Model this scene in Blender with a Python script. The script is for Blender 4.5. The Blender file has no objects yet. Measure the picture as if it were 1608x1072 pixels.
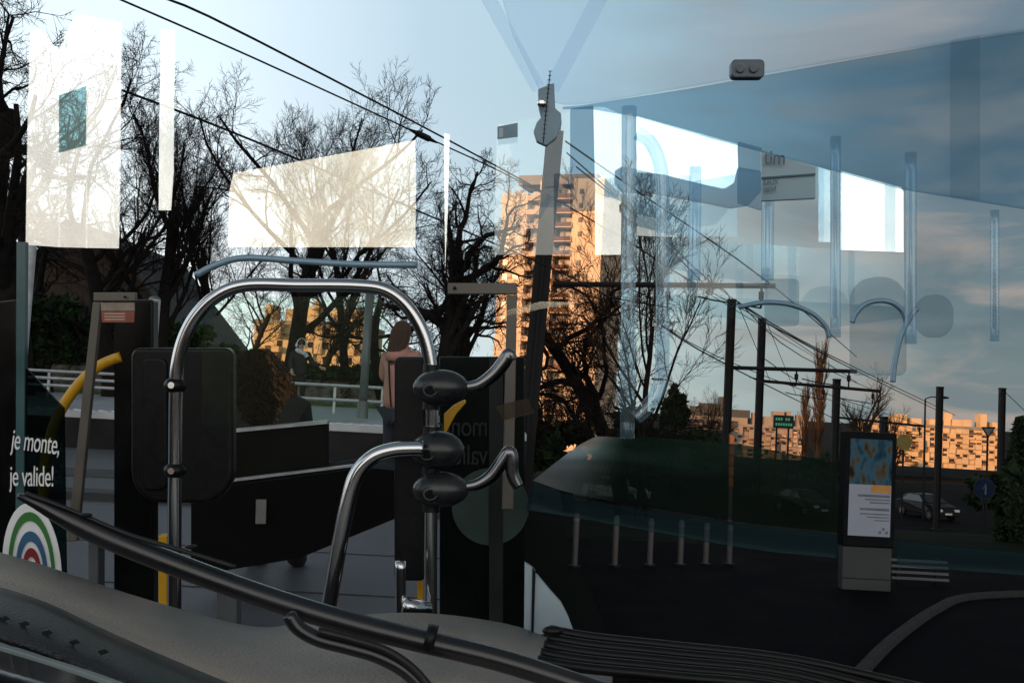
import bpy, bmesh, math, random
from mathutils import Vector, Matrix, noise
R = math.radians
S = bpy.context.scene
COL = S.collection
# ------------------------------------------------------------------ camera
F = 1544.0; CX, CY = 804.0, 536.0; EYE = Vector((0, 0, 2.4))
PITCH, ROLL = R(3.48), R(3.0)
fwd = Vector((0, math.cos(PITCH), math.sin(PITCH)))
r0 = Vector((1, 0, 0)); u0 = Vector((0, -math.sin(PITCH), math.cos(PITCH)))
rgt = r0 * math.cos(ROLL) + u0 * math.sin(ROLL)
upv = u0 * math.cos(ROLL) - r0 * math.sin(ROLL)
cd = bpy.data.cameras.new('camera'); cam = bpy.data.objects.new('camera', cd); COL.objects.link(cam)
cam.matrix_world = Matrix(((rgt.x, upv.x, -fwd.x, EYE.x), (rgt.y, upv.y, -fwd.y, EYE.y), (rgt.z, upv.z, -fwd.z, EYE.z), (0, 0, 0, 1)))
cd.sensor_width = 36; cd.lens = 36 * F / 1608.0; cd.clip_start = .05; cd.clip_end = 4000
S.camera = cam
cd.dof.use_dof = False
# ------------------------------------------------------------------ sky, sun, exposure
SUN_AZ, SUN_EL = R(222), R(7.5)           # compass from +Y clockwise: low, behind and to the left of the camera
sun_dir = Vector((math.sin(SUN_AZ) * math.cos(SUN_EL), math.cos(SUN_AZ) * math.cos(SUN_EL), math.sin(SUN_EL)))
W = bpy.data.worlds.new('World'); S.world = W; W.use_nodes = True
nt = W.node_tree; nt.nodes.clear()
def N(t, tree=None, **kw):
    n = (tree or nt).nodes.new(t)
    for k, v in kw.items(): setattr(n, k, v)
    return n
def lk(a, b, tree=None): (tree or nt).links.new(a, b)
def math_n(op, a, b=None, c=None, tree=None, clamp=False):
    n = N('ShaderNodeMath', tree); n.operation = op; n.use_clamp = clamp
    for i, v in enumerate((a, b, c)):
        if v is None: continue
        if hasattr(v, 'links'): lk(v, n.inputs[i], tree)
        else: n.inputs[i].default_value = v
    return n.outputs[0]
def ramp(fac, stops, tree=None, interp='LINEAR'):
    n = N('ShaderNodeValToRGB', tree); cr = n.color_ramp; cr.interpolation = interp
    while len(cr.elements) < len(stops): cr.elements.new(.5)
    for e, (p, c) in zip(cr.elements, stops): e.position = p; e.color = (*c, 1) if len(c) == 3 else c
    lk(fac, n.inputs[0], tree); return n.outputs[0]
def mixc(fac, a, b, tree=None, bt='MIX'):
    n = N('ShaderNodeMix', tree); n.data_type = 'RGBA'; n.blend_type = bt
    for s, v in ((n.inputs[0], fac), (n.inputs[6], a), (n.inputs[7], b)):
        if hasattr(v, 'links'): lk(v, s, tree)
        elif isinstance(v, (int, float)): s.default_value = v
        else: s.default_value = (*v, 1)
    return n.outputs[2]
tc = N('ShaderNodeTexCoord'); sx = N('ShaderNodeSeparateXYZ'); lk(tc.outputs['Generated'], sx.inputs[0])
X, Y, Z = sx.outputs
u = math_n('MULTIPLY_ADD', X, 1.0, .5, clamp=True)
base = ramp(u, [(0, (1.0, 1.12, 1.18)), (.20, (.90, 1.02, 1.10)), (.40, (.58, .72, .82)), (.60, (.46, .62, .67)), (.74, (.29, .40, .44)), (.90, (.13, .19, .23))])
low = ramp(math_n('MULTIPLY', Z, 3.2, clamp=True), [(0, (1.25, 1.12, 1.02)), (.35, (1.1, 1.05, 1.0)), (1, (.92, .97, 1.0))])
base = mixc(1.0, base, low, bt='MULTIPLY')
base = mixc(1.0, base, ramp(math_n('MULTIPLY', Z, 1.0, clamp=True), [(.40, (1, 1, 1)), (.58, (.16, .17, .19))]), bt='MULTIPLY')
mp = N('ShaderNodeMapping'); lk(tc.outputs['Generated'], mp.inputs[0]); mp.inputs['Scale'].default_value = (2.0, 2.0, 7.5); mp.inputs['Rotation'].default_value = (0, R(14), 0)
cn = N('ShaderNodeTexNoise'); lk(mp.outputs[0], cn.inputs[0]); cn.inputs['Scale'].default_value = 2.3; cn.inputs['Detail'].default_value = 7; cn.inputs['Distortion'].default_value = .5
cl = ramp(cn.outputs[0], [(.47, (0, 0, 0)), (.60, (1, 1, 1))])
side = math_n('MULTIPLY_ADD', X, 2.6, -.10, clamp=True)
cm = math_n('MULTIPLY', math_n('MULTIPLY', cl, side), .85)
base = mixc(cm, base, (.40, .335, .30))
mp2 = N('ShaderNodeMapping'); lk(tc.outputs['Generated'], mp2.inputs[0]); mp2.inputs['Scale'].default_value = (1.5, 1.5, 6.0); mp2.inputs['Rotation'].default_value = (0, R(16), 0); mp2.inputs['Location'].default_value = (3.1, 1.7, .4)
cn2 = N('ShaderNodeTexNoise'); lk(mp2.outputs[0], cn2.inputs[0]); cn2.inputs['Scale'].default_value = 2.0; cn2.inputs['Detail'].default_value = 6; cn2.inputs['Distortion'].default_value = .6
cm2 = math_n('MULTIPLY', math_n('MULTIPLY', ramp(cn2.outputs[0], [(.45, (0, 0, 0)), (.62, (1, 1, 1))]), side), .75)
base = mixc(cm2, base, (.085, .14, .17))
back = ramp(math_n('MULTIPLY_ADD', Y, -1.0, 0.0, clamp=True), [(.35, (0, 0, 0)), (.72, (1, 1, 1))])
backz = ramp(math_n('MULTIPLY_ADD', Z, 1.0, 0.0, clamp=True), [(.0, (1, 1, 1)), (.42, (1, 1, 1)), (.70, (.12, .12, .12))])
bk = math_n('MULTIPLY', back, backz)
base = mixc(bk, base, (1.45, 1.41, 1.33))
sky = N('ShaderNodeTexSky'); sky.sky_type = 'NISHITA'; sky.sun_disc = False; sky.sun_elevation = SUN_EL; sky.sun_rotation = SUN_AZ
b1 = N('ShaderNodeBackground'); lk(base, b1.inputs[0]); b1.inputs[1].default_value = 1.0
b2 = N('ShaderNodeBackground'); lk(sky.outputs[0], b2.inputs[0]); b2.inputs[1].default_value = .006
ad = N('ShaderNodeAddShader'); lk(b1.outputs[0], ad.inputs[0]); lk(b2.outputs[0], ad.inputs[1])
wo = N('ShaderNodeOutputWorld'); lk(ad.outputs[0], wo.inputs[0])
sl = bpy.data.lights.new('sun', 'SUN'); sl.energy = 5.0; sl.angle = R(.5); sl.color = (1, .50, .21)
so = bpy.data.objects.new('sun', sl); COL.objects.link(so); so.rotation_euler = sun_dir.to_track_quat('Z', 'Y').to_euler()
S.view_settings.view_transform = 'Standard'; S.view_settings.look = 'None'; S.view_settings.exposure = 0; S.view_settings.gamma = 1
S.render.engine = 'CYCLES'; S.cycles.max_bounces = 6; S.cycles.transparent_max_bounces = 24; S.cycles.use_denoising = True
S.cycles.sample_clamp_indirect = 4
# ------------------------------------------------------------------ pixel -> point (only to find where things stand)
def ray(px, py): return rgt * ((px - CX) / F) - upv * ((py - CY) / F) + fwd
def P(px, py, d): return EYE + ray(px, py) * d
def PZ(px, py, z): v = ray(px, py); return EYE + v * ((z - EYE.z) / v.z)
def XY(px, d):                       # ground position at distance d under image column px (near the horizon)
    p = P(px, 636 + (px - 804) * .052, d); return p.x, p.y
# ------------------------------------------------------------------ materials
MATS = {}
def mat(name, c, rough=.6, metal=0., var=.25, vs=6., bump=.0, bs=40., spec=.5, c2=None, coat=0.):
    if name in MATS: return MATS[name]
    m = bpy.data.materials.new(name); m.use_nodes = True; t = m.node_tree; b = t.nodes['Principled BSDF']
    tcn = N('ShaderNodeTexCoord', t); ns = N('ShaderNodeTexNoise', t); lk(tcn.outputs['Object'], ns.inputs[0], t)
    ns.inputs['Scale'].default_value = vs; ns.inputs['Detail'].default_value = 6
    c2 = c2 or tuple(v * (1 - var) for v in c); hi = tuple(min(1, v * (1 + var)) for v in c)
    col = ramp(ns.outputs[0], [(.32, c2), (.68, hi)], t); lk(col, b.inputs['Base Color'], t)
    b.inputs['Metallic'].default_value = metal
    rr = ramp(ns.outputs[0], [(.3, (rough * .8,) * 3), (.7, (min(1, rough * 1.2),) * 3)], t); lk(rr, b.inputs['Roughness'], t)
    b.inputs['Specular IOR Level'].default_value = spec; b.inputs['Coat Weight'].default_value = coat
    if bump:
        n2 = N('ShaderNodeTexNoise', t); lk(tcn.outputs['Object'], n2.inputs[0], t); n2.inputs['Scale'].default_value = bs; n2.inputs['Detail'].default_value = 4
        bp = N('ShaderNodeBump', t); bp.inputs['Strength'].default_value = bump; bp.inputs['Distance'].default_value = .01
        lk(n2.outputs[0], bp.inputs['Height'], t); lk(bp.outputs[0], b.inputs['Normal'], t)
    MATS[name] = m; return m
def glass(name, T=(.93, .95, .96), Rf=.2, tint=(1, 1, 1), rough=.02, smear=.25, dif=0.):
    if name in MATS: return MATS[name]
    m = bpy.data.materials.new(name); m.use_nodes = True; t = m.node_tree; t.nodes.clear()
    o = N('ShaderNodeOutputMaterial', t); a = N('ShaderNodeAddShader', t); tr = N('ShaderNodeBsdfTransparent', t); g = N('ShaderNodeBsdfGlossy', t)
    tr.inputs[0].default_value = (*T, 1); g.inputs['Roughness'].default_value = rough
    tcn = N('ShaderNodeTexCoord', t); ns = N('ShaderNodeTexNoise', t); lk(tcn.outputs['Object'], ns.inputs[0], t); ns.inputs['Scale'].default_value = 3; ns.inputs['Detail'].default_value = 5
    lo = tuple(Rf * v * (1 - smear) for v in tint); hi = tuple(Rf * v * (1 + smear) for v in tint)
    lk(ramp(ns.outputs[0], [(.3, lo), (.7, hi)], t), g.inputs['Color'], t)
    lk(tr.outputs[0], a.inputs[0], t); lk(g.outputs[0], a.inputs[1], t)
    last = a.outputs[0]
    if dif:
        d = N('ShaderNodeBsdfDiffuse', t); d.inputs[0].default_value = (*[dif * v for v in tint], 1)
        a2 = N('ShaderNodeAddShader', t); lk(last, a2.inputs[0], t); lk(d.outputs[0], a2.inputs[1], t); last = a2.outputs[0]
    lk(last, o.inputs[0], t); MATS[name] = m; return m
STEEL = mat('brushed_steel', (.58, .59, .61), .17, 1., .04, 2.5)
STEELB = mat('blue_steel', (.24, .37, .47), .42, .35, .05, 14)

BLACK = mat('black_plastic', (.006, .0065, .0075), .38, 0, .2, 60, .05, 400, spec=.22)
BLACKG = mat('gloss_black', (.004, .0045, .005), .2, 0, .3, 10, spec=.2)
RUBBER = mat('rubber', (.006, .007, .008), .55, 0, .3, 12, .1, 100)
YEL = mat('yellow_paint', (.62, .33, .015), .38, 0, .12, 9)
BARK = mat('bark', (.014, .012, .011), .9, 0, .4, 5, .6, 14, spec=.1)
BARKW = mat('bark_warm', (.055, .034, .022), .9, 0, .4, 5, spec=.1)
TWIG = mat('twig', (.015, .012, .011), .9, 0, .3, 3, spec=.1)
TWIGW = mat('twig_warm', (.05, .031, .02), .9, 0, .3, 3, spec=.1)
LEAFD = mat('leaf_dark', (.020, .032, .016), .8, 0, .5, 2, spec=.1)
LEAFG = mat('leaf_green', (.035, .075, .022), .75, 0, .5, 1.2, spec=.15)
# ------------------------------------------------------------------ mesh helpers
class MB:
    def __init__(s): s.v = []; s.f = []
    def add(s, vs, fs):
        o = len(s.v); s.v += [tuple(v) for v in vs]; s.f += [tuple(i + o for i in f) for f in fs]; return s
    def hexa(s, b, t): return s.add(list(b) + list(t), [(3, 2, 1, 0), (4, 5, 6, 7), (0, 1, 5, 4), (1, 2, 6, 5), (2, 3, 7, 6), (3, 0, 4, 7)])
    def box(s, c, sz, rz=0):
        c = Vector(c); hx, hy, hz = sz[0] / 2, sz[1] / 2, sz[2] / 2; M = Matrix.Rotation(rz, 3, 'Z')
        q = [(-hx, -hy), (hx, -hy), (hx, hy), (-hx, hy)]
        return s.hexa([c + M @ Vector((a, b, -hz)) for a, b in q], [c + M @ Vector((a, b, hz)) for a, b in q])
    def bar(s, a, b, w, h, up=Vector((0, 0, 1))):
        a = Vector(a); b = Vector(b); d = (b - a).normalized(); x = d.cross(up)
        if x.length < 1e-3: x = d.cross(Vector((0, 1, 0)))
        x.normalize(); y = x.cross(d).normalized()
        q = [(-w / 2, -h / 2), (w / 2, -h / 2), (w / 2, h / 2), (-w / 2, h / 2)]
        return s.hexa([a + x * i + y * j for i, j in q], [b + x * i + y * j for i, j in q])
    def tube(s, pts, r, n=12, cap=True):
        pts = [Vector(p) for p in pts]; k = len(pts); rs = r if isinstance(r, (list, tuple)) else [r] * k
        o = len(s.v); prev = None
        for i, p in enumerate(pts):
            d = (pts[min(i + 1, k - 1)] - pts[max(i - 1, 0)]).normalized()
            if prev is None:
                x = d.cross(Vector((0, 0, 1)));
                if x.length < .1: x = d.cross(Vector((0, 1, 0)))
            else: x = prev - d * prev.dot(d)
            x.normalize(); prev = x; y = d.cross(x)
            for j in range(n):
                a = 2 * math.pi * j / n; q = p + (x * math.cos(a) + y * math.sin(a)) * rs[i]; s.v.append((q.x, q.y, q.z))
        for i in range(k - 1):
            for j in range(n):
                j2 = (j + 1) % n; s.f.append((o + i * n + j, o + i * n + j2, o + (i + 1) * n + j2, o + (i + 1) * n + j))
        if cap:
            s.f.append(tuple(o + j for j in reversed(range(n)))); s.f.append(tuple(o + (k - 1) * n + j for j in range(n)))
        return s
    def slab(s, poly, th):               # polygon of points, thickened along vector th
        n = len(poly); th = Vector(th); a = [Vector(p) for p in poly]
        fs = [tuple(range(n)), tuple(reversed(range(n, 2 * n)))] + [((i + 1) % n, i, i + n, (i + 1) % n + n) for i in range(n)]
        return s.add(a + [p + th for p in a], fs)
    def ell(s, c, ax, nu=20, nv=12):     # ax = three axis vectors
        c = Vector(c); A = [Vector(a) for a in ax]; o = len(s.v); vs = []
        for i in range(nv + 1):
            th = math.pi * i / nv
            for j in range(nu):
                ph = 2 * math.pi * j / nu
                vs.append(c + A[0] * math.sin(th) * math.cos(ph) + A[1] * math.sin(th) * math.sin(ph) + A[2] * math.cos(th))
        fs = [(i * nu + j, (i + 1) * nu + j, (i + 1) * nu + (j + 1) % nu, i * nu + (j + 1) % nu) for i in range(nv) for j in range(nu)]
        return s.add(vs, fs)
    def strip(s, a, b):                  # ruled surface between two polylines
        n = len(a); return s.add(list(a) + list(b), [(i, i + 1, n + i + 1, n + i) for i in range(n - 1)])
    def link(s, name, me, parent, smooth):
        o = bpy.data.objects.new(name, me); COL.objects.link(o); o.parent = parent
        if smooth: me.shade_smooth()
        return o
    def build(s, name, m, parent=None, smooth=False, bevel=0., seg=2, solid=0.):
        off = world_loc(parent)
        me = bpy.data.meshes.new(name); me.from_pydata([(v[0] - off.x, v[1] - off.y, v[2] - off.z) for v in s.v], [], s.f)
        me.materials.append(m); me.validate(); me.update()
        if len(s.f) > 30000: return s.link(name, me, parent, smooth)
        bm = bmesh.new(); bm.from_mesh(me); bmesh.ops.remove_doubles(bm, verts=bm.verts, dist=1e-6)
        if len(bm.faces) < 30000: bmesh.ops.recalc_face_normals(bm, faces=bm.faces)
        bm.to_mesh(me); bm.free()
        o = bpy.data.objects.new(name, me); COL.objects.link(o)
        if parent: o.parent = parent
        if smooth: me.shade_smooth() if hasattr(me, 'shade_smooth') else [setattr(p, 'use_smooth', True) for p in me.polygons]
        if solid:
            q = o.modifiers.new('solid', 'SOLIDIFY'); q.thickness = solid; q.offset = 0
        if bevel:
            q = o.modifiers.new('bevel', 'BEVEL'); q.width = bevel; q.segments = seg; q.limit_method = 'ANGLE'
        return o
def world_loc(o):
    v = Vector((0, 0, 0))
    while o: v += o.location; o = o.parent
    return v
def tag(o, label=None, cat=None, group=None, kind=None):
    for k, v in (('label', label), ('category', cat), ('group', group), ('kind', kind)):
        if v: o[k] = v
    return o
def thing(name, loc, label, cat, group=None):
    o = bpy.data.objects.new(name, None); o.empty_display_size = .1; COL.objects.link(o); o.location = loc; return tag(o, label, cat, group)
def copy_tree(o, parent=None):
    c = o.copy(); COL.objects.link(c)
    if parent: c.parent = parent
    for ch in list(o.children): copy_tree(ch, c)
    return c
def spl(pts, n=6):                       # Catmull-Rom through points
    pts = [Vector(p) for p in pts]; out = []
    for i in range(len(pts) - 1):
        a, b, c, d = pts[max(i - 1, 0)], pts[i], pts[i + 1], pts[min(i + 2, len(pts) - 1)]
        for k in range(n):
            t = k / n; out.append(.5 * ((2 * b) + (c - a) * t + (2 * a - 5 * b + 4 * c - d) * t * t + (3 * b - a - 3 * c + d) * t ** 3))
    out.append(pts[-1]); return out
def PP(l, d): return [P(q[0], q[1], q[2] if len(q) > 2 else d) for q in l]
TO = -fwd                                # towards the camera
# ================================================================== SETTING
def grid_ground(name, x0, x1, y0, y1, z, m, nx=1, ny=1, thick=0):
    mb = MB()
    if thick: mb.box(((x0 + x1) / 2, (y0 + y1) / 2, z - thick / 2), (x1 - x0, y1 - y0, thick))
    else: mb.add([(x0, y0, z), (x1, y0, z), (x1, y1, z), (x0, y1, z)], [(0, 1, 2, 3)])
    return tag(mb.build(name, m), kind='structure')
ASPH = mat('asphalt', (.0045, .0042, .006), .9, 0, .5, .9, .8, 90, spec=.04)
def gz(y): return 0. if y < 18 else (-3.6 - 4.6 * max(0, min(1, (y - 100) / 80.)) if y > 55 else -3.6 * (3 * ((y - 18) / 37) ** 2 - 2 * ((y - 18) / 37) ** 3))
def sheet(name, x0, x1, ys, dz, m):
    mb = MB(); mb.strip([Vector((x0, y, gz(y) + dz)) for y in ys], [Vector((x1, y, gz(y) + dz)) for y in ys]); return tag(mb.build(name, m), kind='structure')
SLOPE = [18 + i * 37 / 12 for i in range(13)]
sheet('ground', -1500, 1500, [-600, 0] + SLOPE + [100, 120, 140, 160, 180, 2500], 0, mat('dark_soil', (.006, .006, .005), .95, 0, .4, .1, spec=.05))
sheet('road', 1.2, 120, [-20, 0, 18], .004, ASPH)
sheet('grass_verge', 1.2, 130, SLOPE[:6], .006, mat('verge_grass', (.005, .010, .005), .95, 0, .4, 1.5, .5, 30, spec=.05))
sheet('car_park', 1.2, 160, [SLOPE[-1] + .5, 90], .004, ASPH)
# left: raised street and tram platform
PAV = mat('street_paving', (.085, .092, .105), .55, 0, .3, .8, .4, 40, spec=.4)
grid_ground('street', -60, .06, 2.4, 15.2, 1.35, PAV, thick=1.35)
PLAT = mat('platform_paving', (.30, .33, .36), .42, 0, .2, 1.2, .3, 30, spec=.5)
grid_ground('platform', -60, .3, 15.2, 34, 1.90, PLAT, thick=1.9)
pk = MB(); pk.box((-29.85, 15.16, 1.86), (60.3, .14, .10)); tag(pk.build('platform_kerb', mat('kerb_stone', (.40, .42, .44), .5, 0, .15, 3)), kind='structure')
tag(MB().box((-29.85, 15.11, 1.575), (60.3, .08, .46)).build('retaining_edge', mat('dark_wall', (.02, .02, .021), .8, 0, .4, 2, spec=.1)), kind='structure')
tk = MB()
for i in range(70):
    for j in range(3):
        tk.ell((-13.9 + i * .2 + (j % 2) * .1, 15.45 + j * .16, 1.902), ((.055, 0, 0), (0, .055, 0), (0, 0, .02)), 8, 4)
tag(tk.build('tactile_studs', mat('stud', (.6, .62, .64), .35, 0, .1, 3)), kind='structure')
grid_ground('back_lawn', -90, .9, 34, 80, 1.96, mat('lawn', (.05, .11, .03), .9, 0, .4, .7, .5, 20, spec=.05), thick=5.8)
# paving joints, channels and kerb bands on the near street
kb = MB()
kb.bar((-30, 8.3, 1.38), (0, 8.9, 1.38), .34, .07)
kb2 = MB(); kb2.bar((-30, 10.6, 1.356), (0, 11.2, 1.356), .9, .012)
tag(kb.build('kerb', mat('kerb_dark', (.02, .021, .024), .7, 0, .3, 3)), kind='structure')
tag(kb2.build('road_drain', mat('drain', (.03, .03, .033), .7, 0, .3, 3)), kind='structure')
jt = MB()
for i in range(0): jt.box((-8.2 + i * .62, 5.2, 1.3535), (.006, 5.2, .004))
for i in range(3): jt.box((-6.2, 3.9 + i * 1.3, 1.3535), (12, .006, .0045))
tag(jt.build('paving_joints', mat('joint', (.035, .037, .042), .9)), kind='structure')

# ================================================================== TREES
def rv(rng): return Vector((rng.gauss(0, 1), rng.gauss(0, 1), rng.gauss(0, 1)))
def grow(tr, cr, p, d, L, r, lvl, rng, st):
    nseg = st['seg'][min(lvl, len(st['seg']) - 1)]; pts = [p]; rs = [r]; q = p.copy(); dd = d.copy(); segs = []
    r_end = r * (.55 if lvl == 0 else .28)
    for i in range(nseg):
        dd = (dd + rv(rng) * st['gn'][min(lvl, len(st['gn']) - 1)] + Vector((0, 0, st['up'] * (.3 if lvl == 0 else 1)))).normalized()
        q = q + dd * (L / nseg); pts.append(q.copy()); rs.append(r + (r_end - r) * ((i + 1) / nseg)); segs.append(dd.copy())
    (tr if lvl < 2 else cr).tube(pts, rs, (9, 7, 4, 3, 3, 3, 3)[lvl], cap=False)
    if lvl >= st['max']: return
    nb = st['nb'][lvl]
    for k in range(nb):
        t = st['t0'][lvl] + (1 - st['t0'][lvl]) * (k + rng.random() * .9) / nb; t = min(t, .999)
        i = min(int(t * nseg), nseg - 1); a = pts[i].lerp(pts[i + 1], t * nseg - i); dv = segs[i]
        side = rv(rng); side = (side - dv * side.dot(dv)).normalized()
        an = R(rng.uniform(*st['ang'][min(lvl, len(st['ang']) - 1)]))
        nd = (dv * math.cos(an) + side * math.sin(an)).normalized()
        nl = L * rng.uniform(*st['ls'][min(lvl, len(st['ls']) - 1)]) * (1 - .35 * t if lvl else 1)
        grow(tr, cr, a, nd, nl, max(.0075, rs[i] * rng.uniform(.40, .60)), lvl + 1, rng, st)
ST = dict(
    big=dict(seg=[6, 7, 5, 4, 2, 2], gn=[.08, .14, .18, .2, .22], up=.06, max=5, nb=[8, 7, 6, 5, 4], t0=[.34, .22, .2, .12, .1], ang=[(25, 58), (25, 55), (25, 55), (22, 50), (20, 45)], ls=[(.62, .95), (.42, .66), (.45, .68), (.5, .75), (.5, .8)]),
    up=dict(seg=[6, 6, 5, 3, 2, 2], gn=[.06, .09, .12, .14, .16], up=.13, max=5, nb=[9, 7, 6, 5, 4], t0=[.30, .25, .2, .12, .1], ang=[(14, 38), (16, 40), (18, 40), (18, 40), (18, 40)], ls=[(.60, .85), (.42, .64), (.45, .68), (.5, .75), (.5, .8)]),
    gnarl=dict(seg=[6, 8, 6, 4, 3, 2], gn=[.13, .26, .30, .30, .3], up=.03, max=5, nb=[9, 7, 6, 5, 4], t0=[.22, .2, .15, .1, .1], ang=[(32, 75), (28, 70), (28, 65), (25, 60), (25, 55)], ls=[(.55, .85), (.40, .62), (.42, .65), (.48, .7), (.5, .75)]),
    pop=dict(seg=[6, 5, 4, 3, 2], gn=[.02, .05, .08, .1], up=.35, max=4, nb=[40, 8, 6, 4], t0=[.10, .1, .1, .1], ang=[(17, 30), (12, 28), (12, 26), (12, 26)], ls=[(.20, .28), (.4, .6), (.4, .6), (.4, .6)]),
    small=dict(seg=[4, 4, 3, 2, 2], gn=[.08, .12, .14, .16], up=.1, max=4, nb=[9, 7, 6, 5], t0=[.2, .2, .15, .1], ang=[(20, 45), (22, 42), (22, 42), (20, 40)], ls=[(.6, .85), (.45, .65), (.48, .7), (.5, .75)]))
def tree(px, d, top, style, seed, label, rad=.28, z0=1.9, group='bare trees along the tram stop', m=(BARK, TWIG), trunk=.62, name='bare_tree', lean=(0, 0)):
    x, y = XY(px, d); hz = 636 + (px - 804) * .052
    if z0 <= 0: z0 = gz(y)
    H = EYE.z + (hz - top) / F * d - z0
    rng = random.Random(seed); tr, cr = MB(), MB(); st = ST[style]
    grow(tr, cr, Vector((x, y, z0 - .1)), Vector((lean[0], lean[1], 1)).normalized(), H * trunk, rad, 0, rng, st)
    allz = [v[2] for v in cr.v]; k = H / (max(allz) - z0)     # fit the height
    for mb in (tr, cr): mb.v = [(x + (a - x) * (.5 + .5 * k), y + (b - y) * (.5 + .5 * k), z0 - .1 + (c - z0 + .1) * k) for a, b, c in mb.v]
    t = thing(name, (x, y, z0), label, 'tree', group)
    tr.build('trunk', m[0], t, smooth=True); cr.build('crown', m[1], t)
    return t
def leafy(name, c, rad, n, size, m, label, cat, group=None, seed=1, trunk=None, shape=None):
    rng = random.Random(seed); mb = MB(); lumps = []
    for i in range(26):
        v = rv(rng).normalized() * rng.uniform(.35, .92); lumps.append((v, rng.uniform(.16, .36)))
    for i in range(n):
        lc, lr = rng.choice(lumps); v = lc + rv(rng).normalized() * lr * rng.random() ** .4
        if shape: v = shape(v)
        p = Vector((c[0] + v.x * rad[0], c[1] + v.y * rad[1], c[2] + v.z * rad[2]))
        a = rv(rng).normalized() * size * rng.uniform(.6, 1.4); b = a.cross(rv(rng)).normalized() * size * rng.uniform(.3, .7)
        mb.add([p - a, p + b, p + a, p - b], [(0, 1, 2, 3)])
    base = (c[0], c[1], c[2] - rad[2])
    t = thing(name, base, label, cat, group)
    mb.build('crown', m, t)
    if trunk: MB().tube([base, (c[0], c[1], c[2] + rad[2] * .5)], [trunk, trunk * .4], 7).build('trunk', BARK, t)
    return t
tree(30, 26, -120, 'gnarl', 11, 'large dark bare tree at the left edge, its crown cut off by the frame top', .42)
tree(72, 33, -20, 'gnarl', 12, 'bare tree just right of the cut-off edge tree, seen through the tall white window', .30)
tree(176, 30, 60, 'big', 5, 'bare tree with a forked black trunk standing in front of the dark gable roof', .34, lean=(.06, 0))
tree(238, 31, 105, 'up', 14, 'fan-shaped bare tree between narrow white window and gable roof', .30, lean=(.05, 0))
tree(322, 50, 170, 'up', 15, 'pale slender bare tree between the fan-shaped tree and the tall round-crowned tree', .26)
tree(447, 37, 132, 'big', 23, 'tall round-crowned bare tree rising above the long white window, over the two hoop rails', .36)
tree(545, 44, 172, 'up', 17, 'thin bare tree whose top clears the right half of the long white window', .24)
tree(600, 36, 300, 'gnarl', 19, 'low twisted bare tree behind the tall platform pole', .22)
tree(693, 30, 205, 'gnarl', 21, 'dense black bare tree left of the tower, wires passing over its top', .40)
tree(722, 36, 285, 'up', 22, 'black bare tree just touching the left edge of the sunlit tower', .30)
tree(385, 60, 330, 'big', 31, 'distant bare tree behind the left post of the hoop rail', .24)
tree(500, 62, 300, 'gnarl', 32, 'distant bare tree below the long white window, behind the person with headphones', .24)
tree(905, 40, 575, 'gnarl', 33, 'black bare tree covering the foot of the sunlit tower', .26, z0=0)
tree(988, 34, 395, 'gnarl', 35, 'bare tree with drooping twigs just right of the tower, behind the upright steel pole', .26, z0=0)
tree(1028, 44, 500, 'gnarl', 36, 'smaller bare tree between the drooping tree and the round dark evergreen', .2, z0=0)
DG = 'far trees beyond the catenary masts'
tree(1112, 110, 608, 'small', 41, 'small round bare tree left of the thick catenary mast', .25, 0, DG)
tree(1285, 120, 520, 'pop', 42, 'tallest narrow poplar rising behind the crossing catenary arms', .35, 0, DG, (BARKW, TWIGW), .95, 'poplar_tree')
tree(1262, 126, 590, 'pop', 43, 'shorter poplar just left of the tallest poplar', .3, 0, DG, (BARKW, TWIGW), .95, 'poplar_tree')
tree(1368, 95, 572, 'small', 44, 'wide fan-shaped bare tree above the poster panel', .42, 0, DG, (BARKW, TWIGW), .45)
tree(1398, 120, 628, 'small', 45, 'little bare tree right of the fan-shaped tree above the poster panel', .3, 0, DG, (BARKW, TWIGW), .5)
def cone(v): return Vector((v.x * (1 - .45 * (v.z + 1) / 2), v.y * (1 - .45 * (v.z + 1) / 2), v.z))
def bush(px, py0, py1, d, wpx, n, size, m, label, name='evergreen_tree', cat='tree', group=None, seed=1, trunk=.12, shape=None):
    a, b = P(px, py0, d), P(px, py1, d); w = wpx / F * d / 2
    return leafy(name, ((a.x + b.x) / 2, a.y, (a.z + b.z) / 2), (w, w, (a.z - b.z) / 2), n, size, m, label, cat, group, seed, trunk, shape)
bush(1060, 596, 690, 60, 52, 2600, .28, LEAFD, 'dark pointed evergreen tree left of the thick catenary mast', seed=3, shape=cone, trunk=.2)
bush(1598, 640, 900, 22, 78, 5200, .16, LEAFD, 'large dark evergreen shrub filling the right edge', 'evergreen_shrub', 'shrub', seed=4, shape=cone)
HG = 'dark hedges at the foot of the trees'
for i, (px, a, b, d, w, l) in enumerate([(120, 455, 615, 38, 190, 'green hedge mass below the gable roof on the left'), (280, 480, 615, 39, 190, 'green shrub behind the steel hoop post'), (430, 566, 612, 41, 180, 'green shrub behind the woman with curly hair'), (555, 566, 612, 42, 160, 'green shrub behind the platform pole'), (700, 560, 690, 28, 150, 'black shrub between platform pole and tower foot'), (30, 440, 620, 33, 120, 'black shrub at the left edge behind the glass screen')]):
    bush(px, a, b, d, w, 3800, .16, LEAFG if i < 4 else LEAFD, l, 'hedge_shrub', 'shrub', HG, 50 + i, .1)
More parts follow.
